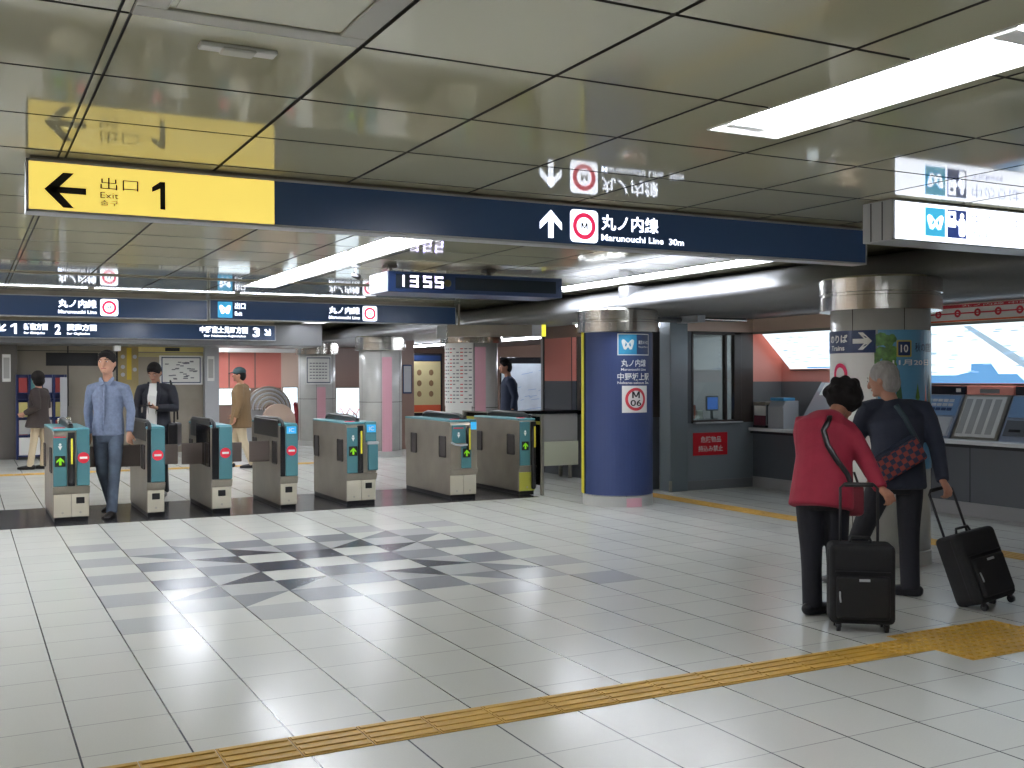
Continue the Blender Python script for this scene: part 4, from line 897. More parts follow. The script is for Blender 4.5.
# signs on back wall
t = thing('wall_map', 'white framed map on the steel wall behind the suited man', 'map', (BX(181, YW), YW - .03, 1.35), 0)
k = MB(); k.box(-.42, .42, 0, .015, .0, .58, m_white, bev=.003); k.build('sheet', t)
k = MB(); mp = lambda u, v: (u, -.002, v)
for q in ([(-.38, .03), (.38, .03), (.38, .05), (-.38, .05)], [(-.38, .53), (.38, .53), (.38, .55), (-.38, .55)], [(-.38, .03), (-.36, .03), (-.36, .55), (-.38, .55)], [(.36, .03), (.38, .03), (.38, .55), (.36, .55)]): shape(k, q, mp, m_navy)
rnd = random.Random(3)
for i in range(34):
    u = rnd.uniform(-.32, .25); v = rnd.uniform(.09, .46); shape(k, [(u, v), (u + .07, v), (u + .07, v + .02), (u, v + .02)], mp, mtx)
k.build('map_print', t)
t = thing('guide_board', 'tall yellowish guide board with pale discs beside the man in the blue shirt', 'board', (BX(128, YW), YW - .055, .95), 0)
k = MB(); k.box(-.19, .19, 0, .02, 0, 1.15, mat('board_olive', (158, 140, 92), .4), bev=.003); k.build('board', t)
k = MB(); mp = lambda u, v: (u, -.003, v); shape(k, [(-.03, .5), (.06, .5), (.06, 1.12), (-.03, 1.12)], mp, mat('board_yellow', (200, 170, 40), .5))
for a, b in ((-.1, .95), (-.1, .75), (-.1, .6), (.12, .95), (.12, .7)): shape(k, circ(a, b, .04, 14), mp, m_lgrey)
k.build('board_print', t)
t = thing('wall_sign', 'narrow cream header sign with small dark plate above the steel wall', 'sign', (BX(170, YW), YW - .05, 2.0), 0)
k = MB(); k.box(-.68, .66, 0, .03, 0, .1, mat('cream_lit', (216, 200, 130), .4), bev=.003); k.build('plate', t)
k = MB(); k.box(-.1, .18, -.004, 0, .015, .085, m_ink); k.build('dark_plate', t)
for px, lb in ((211, 'narrow white notice on the pier right of the steel wall'), (6, 'narrow pale notice on the dark pier at the far left')):
    t = tag((lambda k: (k.box(-.07, .07, 0, .01, 0, .5, m_white, bev=.002), k.box(-.05, .05, -.002, 0, .06, .44, m_stone), k.build('wall_notice'))[-1])(MB()), lb, 'notice'); t.location = (BX(px, YW - .22), YW - (.215 if px > 100 else .515), 1.42)
t = thing('security_camera', 'small white camera box under the far soffit above the walking man', 'camera', (BX(117, 20.7), 20.7, 2.1), 0)
k = MB(); k.box(-.06, .06, -.1, .1, -.12, -.02, m_white, bev=.01, seg=2); k.build('camera_body', t); k = MB(); k.cyl((0, .0, -.03), (0, 0, 0), .02, m_lgrey, n=10); k.build('bracket', t)
# leaflet rack
xr0, xr1 = BX(17, 21.2), BX(66, 21.2)
t = thing('leaflet_rack', 'navy leaflet rack filled with brochures against the far left wall', 'rack', ((xr0 + xr1) / 2, 21.25, 0), 0)
hw = (xr1 - xr0) / 2; m_rk = mat('rack_navy', (30, 44, 100), .4)
k = MB(); k.box(-hw, hw, .2, .24, .05, 1.55, m_rk)
for i in range(5): a = -hw + i * 2 * hw / 4; k.box(a - .015, a + .015, -.02, .2, .0, 1.55, m_rk)
for z in (.05, .42, .75, 1.08, 1.2): k.box(-hw, hw, -.02, .2, z, z + .02, m_rk)
k.build('rack_frame', t)
cols = [(170, 60, 60), (210, 200, 190), (90, 150, 150), (200, 190, 120), (190, 190, 200), (140, 90, 150)]
names = ['dark red', 'pale beige', 'sea green', 'cream yellow', 'pale lilac', 'purple']
for ri, z in enumerate((.44, .77, 1.22)):
    for ci in range(4):
        a = -hw + ci * hw / 2; q_ = (ri * 3 + ci * 2) % 6; m = mat('leaf%d' % q_, cols[q_], .5)
        kk = MB(); kk.box(.03, hw / 2 - .03, .03, .06, 0, .27, m, bev=.002); o = kk.build('brochure'); o.location = ((xr0 + xr1) / 2 + a, 21.25, z + .001)
        tag(o, '%s brochures, %s row of the navy rack, %s pocket from the left' % (names[q_], ('bottom', 'middle', 'top')[ri], ('first', 'second', 'third', 'fourth')[ci]), 'brochure', 'brochures in the rack')
k = MB(); k.box(-hw + .03, -.03, -.035, -.02, .08, .4, m_white); k.box(-hw + .03, -.03, -.035, -.02, .46, .72, m_stone); k.box(hw - .1, hw + .02, -.04, -.02, .1, 1.5, m_lgrey); k.build('poster_front', t)

# far zone beyond the opening -----------------------------------------
YZ = 25.8
g = MB(); g.box(3.0, XR, YZ, YZ + .1, 0, 2.6, m_brown)
g.box(BX(210, YZ), BX(281, YZ), YZ - .01, YZ, 1.24, 2.1, m_salmon)
for px in (229, 255): g.box(BX(px, YZ) - .015, BX(px, YZ) + .015, YZ - .014, YZ, 1.24, 2.1, m_brown)
g.box(BX(281, YZ), BX(302, YZ), YZ - .01, YZ, 0, 2.1, m_tan); g.box(BX(205, YZ), BX(302, YZ), YZ - .3, YZ, 2.1, 2.2, m_white)
struct('wall_far', g)
for px0, px1, z0, z1, lb in ((217, 250, .84, 1.22, 'bright white lit panel behind the man in a cap'), (283, 297, .6, 1.24, 'bright white lit panel left of the farthest column'), (336, 362, .0, 1.22, 'bright lit poster with red scribble between two round columns')):
    t = thing('light_box', lb, 'light box', ((BX(px0, YZ) + BX(px1, YZ)) / 2, YZ - .03, z0), 0); h = (BX(px1, YZ) - BX(px0, YZ)) / 2
    k = MB(); k.box(-h - .02, h + .02, .006, .02, -.02, z1 - z0 + .02, m_steeld); k.build('frame', t); k = MB(); k.box(-h, h, 0, .01, 0, z1 - z0, m_fare); k.build('lit_panel', t)
    if px0 == 336:
        k = MB(); k.tube([(-h + .03 + .08 * i, -.01, .62 + .1 * math.sin(i * 1.9)) for i in range(int(2 * h / .08))], [.014] * int(2 * h / .08), MATS['ring_red'], n=6); k.tube([(-h + .05 + .07 * i, -.01, .52 + .08 * math.sin(i * 2.3)) for i in range(int(2 * h / .08))], [.02] * int(2 * h / .08), mat('maroon2', (110, 50, 60), .5), n=6); k.build('scribble', t)
# striped arch (escalator hood)
t = thing('escalator_hood', 'striped arched hood of the escalator beyond the far opening', 'escalator', (BX(268, 23.5), 23.5, 0), 0)
k = MB(); R1 = .5
for i in range(9):
    rr_ = R1 - i * .045
    P0 = [(rr_ * math.cos(PI * j / 16), -.02 - i * .02, .78 + rr_ * math.sin(PI * j / 16)) for j in range(17)]
    k.tube(P0, [.02] * 17, m_lgrey if i % 2 else m_steeld, n=6)
k.box(-R1, R1, 0, .6, .0, .78, m_lgrey); k.build('hood', t)
k = MB(); pts = [(.36 * math.cos(PI * j / 14) + .15, -.35, .55 + .36 * math.sin(PI * j / 14)) for j in range(15)]
for j in range(14): k.box(0, 0, 0, 0, 0, 0, m_tan) if False else None
k.prism(pts + [(-.21, -.35, 0), (.51, -.35, 0)], (0, .1, 0), m_tan); k.build('side_panel', t)
k = MB(); k.tube([(.52 + .08 * math.sin(j / 8 * PI / 2), -.36, .9 - .9 * j / 8) for j in range(9)], [.05] * 9, mat('handrail_red', (130, 26, 38), .4), n=8); k.build('handrail', t)
# brown side wall with blue framed notice, yellow poster, station map board
t = thing('wall_panel', 'brown wall return with blue-framed notice right of the grey column', 'wall panel', (BX(408, 20.5), 20.5, 0), 0)
k = MB(); k.box(-.28, .14, 0, .2, 0, 2.25, m_brown, bev=.01); k.build('panel', t); k = MB(); k.box(-.12, .08, -.02, 0, 1.15, 1.75, m_navy, bev=.01); k.box(-.10, .06, -.024, -.02, 1.18, 1.72, m_lgrey); k.build('notice', t)
t = thing('poster_frame', 'beige poster in black frame between two round columns', 'poster', (BX(427, 23), 23, 0), 0)
k = MB(); k.box(-.4, .4, 0, .1, .55, 2.05, m_black, bev=.01); k.box(-.35, -.3, .02, .08, 0, .6, m_black); k.box(.3, .35, .02, .08, 0, .6, m_black); k.build('frame', t)
k = MB(); k.box(-.34, .34, -.012, 0, .66, 1.86, mat('poster_beige', (196, 184, 140), .4)); k.box(-.34, .34, -.016, -.01, .68, .84, mat('poster_orange', (196, 84, 50), .4)); 
for a in (-.2, .1): 
    for b in (1.1, 1.35, 1.6): k.ball((a, -.014, b), (.06, .006, .07), mat('poster_brown', (140, 110, 80), .5), n=10)
k.box(-.34, .34, -.014, -.008, 1.88, 2.0, m_navy); k.build('poster_sheet', t)
t = thing('map_board', 'large pale station map board behind the man in the navy jacket', 'map', (BX(526, 17.8), 17.8, 0), math.radians(-14))
k = MB(); k.box(-.5, .42, 0, .06, .55, 1.86, m_blackg, bev=.008); k.box(-.46, -.42, 0, .05, 0, .55, m_black); k.box(.34, .38, 0, .05, 0, .55, m_black); k.build('frame', t)
k = MB(); k.box(-.48, .40, -.01, 0, .6, 1.74, mat('map_pale', (196, 204, 214), .3, vary=.08, vscale=5)); k.build('sheet', t)
k = MB(); mp = lambda u, v: (u, -.013, v); rnd = random.Random(9)
for i in range(30):
    u = rnd.uniform(-.42, .25); v = rnd.uniform(.7, 1.6); L2 = rnd.uniform(.04, .2); shape(k, [(u, v), (u + L2, v + .02), (u + L2, v + .03), (u, v + .01)], mp, mat('map_line', (130, 160, 200), .4))
k.build('map_print', t)
t = thing('wall_sign', 'small amber sign on the wall above the pale map board', 'sign', (BX(527, 25.6), 25.75, 1.95), 0)
k = MB(); k.box(-.3, .3, 0, .03, 0, .12, mat('amber', (170, 120, 50), .5)); k.build('plate', t); k = MB(); text(k, '案内所', (-.2, .02, .2, .1), lambda u, v: (u, -.003, v), m_ink, .01); k.build('lettering', t)
# overhead gate display grey box behind sign
#PEOPLE
# ------------------------------------------------------------------ people
def skin_tone(n, c): return mat(n, c, .5, vary=.05, vscale=30)
m_skin = skin_tone('skin', (182, 136, 112)); m_skin2 = skin_tone('skin_tan', (172, 122, 98))
m_hair = mat('hair_black', (24, 20, 20), .8, spec=.25, bump=.3, bscale=60, stretch=(1, 1, .3)); m_hairg = mat('hair_grey', (150, 146, 142), .6, bump=.4, bscale=70, stretch=(1, 1, .3), vary=.25, vscale=40)
m_eye = mat('eye_dark', (30, 24, 22), .3); m_lip = mat('lip', (150, 88, 80), .5)
def lerp(a, b, t): return a + (b - a) * t
def hand(mb, wrist, fdir, nrm, m, s=1.0, curl=.5, thumb=1):
    """palm with five fingers; fdir = finger direction, nrm = palm normal (fingers curl towards it)"""
    f = V(*fdir).normalized(); n = (V(*nrm) - f * V(*nrm).dot(f)).normalized(); sd = f.cross(n)
    w = V(*wrist); mb.tube([w, w + f * .03 * s, w + f * .07 * s, w + f * .088 * s], [(.024 * s, .019 * s), (.034 * s, .018 * s), (.040 * s, .017 * s), (.038 * s, .013 * s)], m, n=10, side=sd)
    for i, (off, ln) in enumerate(((-.030, .068), (-.010, .078), (.010, .074), (.029, .058))):
        p = w + f * .085 * s + sd * off * s; a = 0.0; pts = [p - f * .012 * s]; 
        for j, L in enumerate((.45, .32, .23)):
            a += curl * (.9 if j == 0 else 1.05) + .04 * i; d = f * math.cos(a) + n * math.sin(a) + sd * off * .8
            p = p + d * ln * L * s; pts.append(p)
        mb.tube(pts, [.0088 * s, .0085 * s, .008 * s, .007 * s], m, n=8)
    b = w + f * .028 * s - sd * thumb * .026 * s; d1 = (f * .75 - sd * thumb * .6 + n * .35).normalized(); d2 = (f * .9 - sd * thumb * .1 + n * (.3 + curl * .5)).normalized()
    mb.tube([b, b + d1 * .034 * s, b + d1 * .034 * s + d2 * .028 * s, b + d1 * .034 * s + d2 * .048 * s], [.012 * s, .0105 * s, .0095 * s, .008 * s], m, n=8)
def person(name_label, loc, J, skin=m_skin, top=None, bottom=None, shoe=m_black, hair=m_hair, hairfn=None, voxel=.008, side=(1, 0, 0), face=(0, -1, 0), topkw={}, detail=True, headr=1.0, curlL=.4, curlR=.4, nrmL=None, nrmR=None):
    t = thing('person', name_label, 'person', (loc[0], loc[1], 0), -YAW)
    sd = V(*side).normalized(); g_ = {k: V(*v) for k, v in J.items() if isinstance(v, tuple)}
    fc = V(*face).normalized(); up = (g_['head'] - g_['neck']).normalized(); rt = fc.cross(up)
    if rt.length < .1: rt = sd
    rt.normalize(); hu = rt.cross(fc).normalized()
    mbd = MB(); pel, ch, nk, hd = g_['pelvis'], g_['chest'], g_['neck'], g_['head']
    mid_ = lerp(pel, ch, .5)
    mbd.tube([pel - V(0, 0, .01), pel + V(0, 0, .02), mid_, ch, lerp(ch, nk, .5)], [(.12, .085), (.14, .095), (.12, .08), (.135, .085), (.07, .055)], skin, n=16, side=sd)
    mbd.tube([lerp(ch, nk, .5), nk, lerp(nk, hd, .7)], [.062, .052, .05], skin, n=12, side=sd)
    hm = Matrix((rt, fc, hu)).transposed(); R = headr
    def hp(x, y, z): return hd + hm @ V(x * R, y * R, z * R)
    mbd.ball(hd, (.076 * R, .092 * R, .108 * R), skin, 20, hm); mbd.ball(hp(0, .022, -.05), (.058 * R, .068 * R, .066 * R), skin, 16, hm)
    mbd.tube([hp(0, .088, .012), hp(0, .104, -.018), hp(0, .106, -.03)], [.009 * R, .013 * R, .014 * R], skin, n=8)
    for s_ in (-1, 1): mbd.ball(hp(s_ * .077, -.008, -.012), (.011 * R, .02 * R, .032 * R), skin, 10, hm)
    mbd.ball(hp(0, .078, -.088), (.022 * R, .018 * R, .016 * R), skin, 10, hm)
    for a in 'LR':
        s_, e_, h_ = g_['sh' + a], g_['el' + a], g_['ha' + a]
        mbd.tube([lerp(ch, s_, .6), s_ - V(0, 0, .01), lerp(s_, e_, .5), e_, lerp(e_, h_, .4), h_], [.045, .045, .040, .034, .033, .025], skin, n=10)
        fd = g_.get('hd' + a, h_ - e_); nn = (nrmL if a == 'L' else nrmR) or (fc.x * .3 + (1 if a == 'L' else -1) * sd.x, fc.y + .2, .0)
        hand(mbd, h_, fd, nn, skin, .98, curlL if a == 'L' else curlR, 1 if a == 'L' else -1)
        hp_, k_, a_ = g_['hip' + a], g_['kn' + a], g_['an' + a]
        mbd.tube([hp_, lerp(hp_, k_, .4), k_, lerp(k_, a_, .35), a_], [.078, .07, .05, .047, .033], skin, n=12)
        td = V(*J['toe' + a]).normalized(); mbd.tube([a_ - td * .03 - V(0, 0, a_.z - .04), a_ + td * .05 - V(0, 0, a_.z - .035), a_ + td * .13 - V(0, 0, a_.z - .025)], [(.03, .035), (.036, .03), (.036, .018)], skin, n=10, side=(-td.y, td.x, 0))
    b = mbd.build('body', t); remesh(b, voxel, 2)
    # eyes, brows, mouth
    for s_ in (-1, 1):
        q = MB(); q.ball(hp(s_ * .032, .086, .008), (.010 * R, .005 * R, .004 * R), m_white, 10, hm); q.ball(hp(s_ * .032, .0925, .008), (.0065 * R, .003 * R, .005 * R), m_eye, 8, hm); q.build('eye', t)
        q = MB(); q.tube([hp(s_ * .016, .092, .028), hp(s_ * .034, .09, .033), hp(s_ * .05, .08, .027)], [.0035] * 3, hair, n=6); q.build('eyebrow', t)
    q = MB(); q.tube([hp(-.022, .085, -.058), hp(0, .091, -.056), hp(.022, .085, -.058)], [(.004, .004), (.007, .005), (.004, .004)], m_lip, n=8); q.build('mouth', t)
    # hair
    q = MB()
    if hairfn: hairfn(q, hp, hm, R)
    else:
        q.ball(hp(0, -.014, .03), (.087 * R, .097 * R, .098 * R), hair, 20, hm); q.ball(hp(0, -.045, -.015), (.08 * R, .068 * R, .09 * R), hair, 16, hm); q.ball(hp(0, .045, .078), (.062 * R, .045 * R, .028 * R), hair, 14, hm)
        q.ball(hp(.05, -.01, .03), (.04 * R, .055 * R, .05 * R), hair, 12, hm); q.ball(hp(-.05, -.01, .03), (.04 * R, .055 * R, .05 * R), hair, 12, hm)
    h = q.build('hair', t); remesh(h, .008, 1)
    # shoes
    for a in 'LR':
        td = V(*J['toe' + a]).normalized(); a_ = g_['an' + a]; gz_ = J.get('ground' + a, 0); zb = V(a_.x, a_.y, gz_)
        q = MB(); q.tube([zb - td * .055 + V(0, 0, .04), zb + V(0, 0, .045), zb + td * .07 + V(0, 0, .038), zb + td * .15 + V(0, 0, .03), zb + td * .185 + V(0, 0, .026)], [(.034, .038), (.04, .044), (.047, .034), (.044, .027), (.034, .02)], shoe, n=14, side=(-td.y, td.x, 0))
        q.tube([zb - td * .05 + V(0, 0, .012), zb + td * .08 + V(0, 0, .010), zb + td * .19 + V(0, 0, .012)], [(.036, .010), (.05, .010), (.036, .010)], shoe, n=12, side=(-td.y, td.x, 0))
        o = q.build('shoe', t); remesh(o, .007, 1)
    # trousers
    if bottom:
        q = MB(); q.tube([lerp(pel, mid_, .32), lerp(pel, mid_, .05), pel - V(0, 0, .05), pel - V(0, 0, .13)], [(.135, .098), (.155, .115), (.158, .12), (.12, .10)], bottom, n=18, side=sd, cap=.15)
        for a in 'LR':
            hp_, k_, a_ = g_['hip' + a], g_['kn' + a], g_['an' + a]; w_ = J.get('legw', 1.0)
            q.tube([hp_ + V(0, 0, .02), lerp(hp_, k_, .35), k_, lerp(k_, a_, .4), lerp(k_, a_, 1.08)], [.09 * w_, .085 * w_, .07 * w_, .064 * w_, .062 * w_], bottom, n=14, cap=.2)
        o = q.build(J.get('bname', 'trousers'), t); remesh(o, .009, 2)
    # top
    if top:
        kw = dict(hem=.06, w=.0, flare=1.0, cuff=.96, name='jacket'); kw.update(topkw); w_ = kw['w']
        q = MB(); hem = pel - V(0, 0, kw['hem']) + V(*kw.get('hemoff', (0, 0, 0)))
        q.tube([hem, lerp(hem, mid_, .5), mid_, lerp(mid_, ch, .6), ch, lerp(ch, nk, .45), lerp(ch, nk, .8)], [(.172 * kw['flare'] + w_, .128 * kw['flare'] + w_), (.165 + w_, .12 + w_), (.152 + w_, .112 + w_), (.166 + w_, .116 + w_), (.178 + w_, .118 + w_), (.125 + w_, .088 + w_), (.075, .064)], top, n=20, side=sd, cap=.12)
        for a in 'LR':
            s_, e_, h_ = g_['sh' + a], g_['el' + a], g_['ha' + a]; we = lerp(e_, h_, kw['cuff'])
            q.tube([lerp(nk, s_, .15) - V(0, 0, .045), lerp(nk, s_, .6) - V(0, 0, .035), s_ - V(0, 0, .025), lerp(s_, e_, .35), lerp(s_, e_, .7), e_, lerp(e_, we, .5), we], [.045, .053 + w_ * .5, .060 + w_ * .6, .057 + w_ * .5, .052 + w_ * .5, .048 + w_ * .4, .044 + w_ * .3, .040 + w_ * .2], top, n=12, cap=.3)
        o = q.build(kw['name'], t); remesh(o, .009, 3)
    return t, hp, hm
def snap(t, path, off=.008, child='jacket', d=(0, 1, 0)):
    o = [c for c in t.children if c.name.split('.')[0] == child][0]; bpy.context.view_layer.update(); out = []; d = V(*d).normalized()
    for i in range(len(path) - 1):
        for j in range(4):
            p = lerp(V(*path[i]), V(*path[i + 1]), j / 4); ok, loc, nrm, _ = o.ray_cast(p - d * 1.0, d); out.append(loc + nrm * off if ok else p)
    return out
def stand(h=1.7, w=.17, sx=1):
    return h
# man in the light-blue shirt, walking to the camera
m_shirt = mat('shirt_blue', (112, 124, 148), .8, bump=.15, bscale=90, vary=.12, vscale=30); m_jean = mat('denim', (88, 100, 118), .85, vary=.25, vscale=10, bump=.1, bscale=120)
P1 = PX(108, 11.35)
J = dict(pelvis=(0, 0, .93), chest=(0, .01, 1.29), neck=(0, 0, 1.47), head=(-.005, -.02, 1.64), shL=(.18, .01, 1.385), elL=(.235, .03, 1.12), haL=(.245, -.05, .90), shR=(-.18, .01, 1.385), elR=(-.235, .05, 1.12), haR=(-.235, .10, .88),
         hipL=(.085, 0, .86), knL=(.10, -.10, .48), anL=(.095, -.16, .09), hipR=(-.085, 0, .86), knR=(-.07, .02, .47), anR=(-.05, .22, .12), toeL=(.12, -1, 0), toeR=(-.05, -1, 0), hdL=(.0, -.1, -1), hdR=(0, .1, -1), groundR=.02, legw=.92)
t, hp, hm = person('person in a light blue button shirt and jeans walking out through the gate', P1, J, m_skin, m_shirt, m_jean, mat('shoe_dark', (36, 32, 32), .4), topkw=dict(hem=.06, w=.0, flare=.98, name='shirt'), headr=1.1)
q = MB()
for i in range(6): q.ball((0, -.108 - (.012 if 1 < i < 5 else .0), .98 + i * .072), (.008, .004, .008), m_white, n=8)
q.build('button', t)
q = MB(); q.tube([(-.006, -.12, .92), (-.004, -.124, 1.12), (-.002, -.128, 1.25), (0, -.11, 1.40)], [(.016, .004)] * 4, m_shirt, n=8, side=(1, 0, 0)); q.build('placket', t)
for s_ in (-1, 1):
    q = MB(); q.prism([(s_ * .005, -.085, 1.415), (s_ * .055, -.10, 1.39), (s_ * .085, -.045, 1.47), (s_ * .06, -.03, 1.49)], (0, .012, 0), m_shirt, bev=.003); q.build('collar', t)
# man in the dark suit looking at his phone
m_suit = mat('suit_dark', (34, 36, 46), .7, bump=.08, bscale=90)
P2 = PX(156, 13.25)
J = dict(pelvis=(0, 0, .92), chest=(0, .02, 1.27), neck=(0, 0, 1.43), head=(0, -.06, 1.55), shL=(.19, .01, 1.36), elL=(.25, -.02, 1.10), haL=(.10, -.27, 1.11), shR=(-.19, .01, 1.36), elR=(-.24, .0, 1.10), haR=(-.19, -.12, .90),
         hipL=(.085, 0, .86), knL=(.09, -.04, .47), anL=(.10, -.02, .09), hipR=(-.085, 0, .86), knR=(-.09, -.02, .47), anR=(-.10, .04, .09), toeL=(.1, -1, 0), toeR=(-.1, -1, 0), hdL=(-.8, -.7, .2), hdR=(0, -.1, -1))
t, hp, hm = person('person in a dark suit and white shirt looking down at a phone behind the gates', P2, J, m_skin, m_suit, mat('trouser_black', (26, 27, 32), .7), face=(-.05, -1, -.62), curlL=.7, topkw=dict(hem=.10, w=.012, flare=1.05, name='suit_jacket'), nrmL=(0, 0, 1))
q = MB(); q.prism([(-.085, -.14, .88), (.05, -.14, .88), (.055, -.148, 1.25), (.07, -.10, 1.41), (-.05, -.10, 1.41), (-.055, -.148, 1.25)], (0, .03, 0), m_white, bev=.008); q.build('white_shirt', t)
for s_ in (-1, 1):
    q = MB(); q.prism([(s_ * .04 + .0, -.15, 1.02), (s_ * .105, -.14, 1.28), (s_ * .07, -.1, 1.43), (s_ * .045, -.11, 1.43), (s_ * .055, -.155, 1.2)], (0, .014, 0), m_suit, bev=.003); q.build('lapel', t)
tp = thing('smartphone', 'dark phone held by the person in the suit', 'phone', (P2.x, P2.y, 0), -YAW); q = MB(); q.box(-.075, .065, -.40, -.27, 1.135, 1.147, m_blackg, bev=.003, xf=None); q.build('phone_case', tp)
q = MB(); q.box(-.066, .056, -.39, -.28, 1.147, 1.1485, mat('phone_screen', (60, 66, 84), .1)); q.build('screen', tp)
tp = thing('shoulder_bag', 'black bag hanging at the side of the person in the suit', 'bag', (P2.x, P2.y, 0), -YAW)
q = MB(); q.box(.17, .29, -.10, .12, .62, .92, m_black, bev=.03, seg=3); q.build('bag_body', tp); q = MB(); q.tube([(.24, -.05, .90), (.24, -.03, 1.2), (.18, .0, 1.44), (.24, .07, 1.2), (.24, .09, .96)], [.012] * 5, m_black, n=8); q.build('strap', tp)
# woman in dark brown at the leaflet rack
m_cb = mat('coat_dark_brown', (48, 38, 36), .8, bump=.1, bscale=60); m_cream = mat('trouser_cream', (198, 182, 154), .8)
P3 = PX(38, 17.2)
def bob(q, hp, hm, R):
    q.ball(hp(0, -.02, .03), (.10, .115, .105), m_hair, 20, hm); q.ball(hp(0, -.04, -.04), (.095, .085, .09), m_hair, 16, hm)
J = dict(pelvis=(0, 0, .88), chest=(.02, 0, 1.2), neck=(.01, 0, 1.34), head=(-.01, 0, 1.475), shL=(.02, .17, 1.28), elL=(.06, .22, 1.03), haL=(-.12, .14, .92), shR=(.02, -.17, 1.28), elR=(.09, -.22, 1.02), haR=(-.12, -.20, .92),
         hipL=(0, .08, .82), knL=(.07, .07, .45), anL=(.05, .07, .09), hipR=(0, -.08, .82), knR=(-.04, -.07, .46), anR=(-.10, -.07, .09), toeL=(-1, .1, 0), toeR=(-1, -.1, 0), hdL=(-1, 0, -.3), hdR=(-1, 0, -.4), legw=.85)
person('person with black bobbed hair in a dark brown coat walking past the leaflet rack', P3, J, m_skin, m_cb, m_cream, side=(0, 1, 0), face=(-.8, .5, 0), hairfn=bob, topkw=dict(hem=.18, w=.03, flare=1.25, name='coat'), voxel=.010)
# man in cap and brown coat
m_cc = mat('coat_olive_brown', (116, 92, 62), .8, bump=.1, bscale=60); m_cap = mat('cap_teal', (36, 62, 66), .7)
P4 = PX(241, 17.4)
J = dict(pelvis=(0, 0, .90), chest=(0, 0, 1.25), neck=(-.01, 0, 1.40), head=(-.03, 0, 1.53), shL=(.01, .18, 1.34), elL=(-.02, .22, 1.07), haL=(-.16, .18, .90), shR=(.01, -.18, 1.34), elR=(.05, -.23, 1.07), haR=(-.03, -.25, .84),
         hipL=(0, .08, .84), knL=(-.12, .07, .46), anL=(-.20, .07, .09), hipR=(0, -.08, .84), knR=(.05, -.07, .46), anR=(.20, -.07, .10), toeL=(-1, .1, 0), toeR=(-1, -.1, 0), hdL=(-.6, 0, -1), hdR=(-.2, 0, -1))
t, hp, hm = person('person in a dark green cap and olive brown coat walking left beyond the gates', P4, J, m_skin2, m_cc, m_cream, side=(0, 1, 0), face=(-1, -.15, -.05), topkw=dict(hem=.22, w=.035, flare=1.2, name='coat'), voxel=.010)
q = MB(); q.ball(hp(0, -.008, .052), (.094, .108, .078), m_cap, 20, hm); q.tube([hp(0, .07, .05), hp(0, .13, .04), hp(0, .165, .03)], [(.075, .012), (.065, .008), (.04, .006)], m_cap, n=12, side=hm @ V(1, 0, 0)); o = q.build('cap', t); remesh(o, .007, 1)
# man in navy jacket at the map board
P5 = PX(509, 17.0)
m_nj = mat('jacket_navy', (40, 50, 74), .8, bump=.1, bscale=60)
J = dict(pelvis=(0, 0, .95), chest=(.0, 0, 1.36), neck=(-.02, 0, 1.51), head=(-.06, 0, 1.65), shL=(0, .18, 1.44), elL=(.05, .22, 1.16), haL=(-.02, .2, .95), shR=(.02, -.18, 1.44), elR=(.10, -.21, 1.17), haR=(.06, -.22, .98),
         hipL=(0, .08, .88), knL=(-.02, .07, .49), anL=(0, .07, .09), hipR=(0, -.08, .88), knR=(0, -.07, .49), anR=(.02, -.07, .09), toeL=(-1, .1, 0), toeR=(-1, -.1, 0), hdL=(0, 0, -1), hdR=(-.2, 0, -1))
person('person in a navy jacket standing in profile before the pale map board', P5, J, m_skin2, m_nj, mat('trouser_black', (26, 27, 32), .7), side=(0, 1, 0), face=(-1, -.2, -.05), topkw=dict(hem=.10, w=.02, flare=1.05, name='jacket'), voxel=.010)

# woman in the red jacket -----------------------------------------------
m_redj = mat('jacket_red', (152, 36, 58), .8, bump=.12, bscale=70, vary=.08, vscale=12); m_slk = mat('slacks_navy_black', (24, 25, 34), .8, bump=.06, bscale=60)
D6 = 6.50; P6 = PX(836, D6)
def perm(q, hp, hm, R):
    q.ball(hp(0, -.02, .03), (.115, .122, .118), m_hair, 22, hm); rnd = random.Random(8)
    for i in range(46):
        a = rnd.uniform(0, 2 * PI); e = rnd.uniform(-.5, 1.4)
        x = .108 * math.cos(a) * math.cos(e); y = -.03 + .115 * math.sin(a) * math.cos(e); z = .03 + .112 * math.sin(e)
        if y > .06 and z < .05: continue
        q.ball(hp(x * .93, y * .93, z * .93), .028 + rnd.random() * .01, m_hair, 8)
J = dict(pelvis=(-.085, .0, .80), chest=(-.035, .10, 1.13), neck=(.06, .20, 1.235), head=(.135, .27, 1.315), shL=(-.15, .20, 1.185), elL=(-.10, .34, .98), haL=(.06, .34, .86), shR=(.075, .05, 1.16), elR=(.17, -.04, .96), haR=(.215, -.17, .80),
         hipL=(-.155, .04, .74), knL=(-.145, .03, .42), anL=(-.135, .04, .08), hipR=(-.005, .0, .74), knR=(.01, .02, .42), anR=(.0, -.04, .08), toeL=(.8, .6, 0), toeR=(.7, .7, 0), hdL=(1, .2, -.4), hdR=(.25, -.75, -.35), legw=.98)
t, hp, hm = person('stooping person in a red jacket and dark slacks gripping the upright black suitcase', P6, J, m_skin2, m_redj, m_slk, shoe=mat('shoe_black', (24, 24, 30), .35), side=(.93, -.36, 0), face=(.62, .55, -.62), hairfn=perm, headr=.95, topkw=dict(hem=.12, w=.018, flare=1.04, hemoff=(-.012, -.015, .0), name='jacket'), curlR=.75, curlL=.6, voxel=.0065, nrmR=(0, .2, -1))
sp = snap(t, [(-.035, 0, 1.22), (-.085, 0, 1.14), (-.07, 0, 1.05), (-.03, 0, .97), (.03, 0, .88), (.055, 0, .80)]); q = MB(); q.tube(sp, [(.017, .005)] * len(sp), m_black, n=8, side=(1, -.3, .3)); strap_mb = q
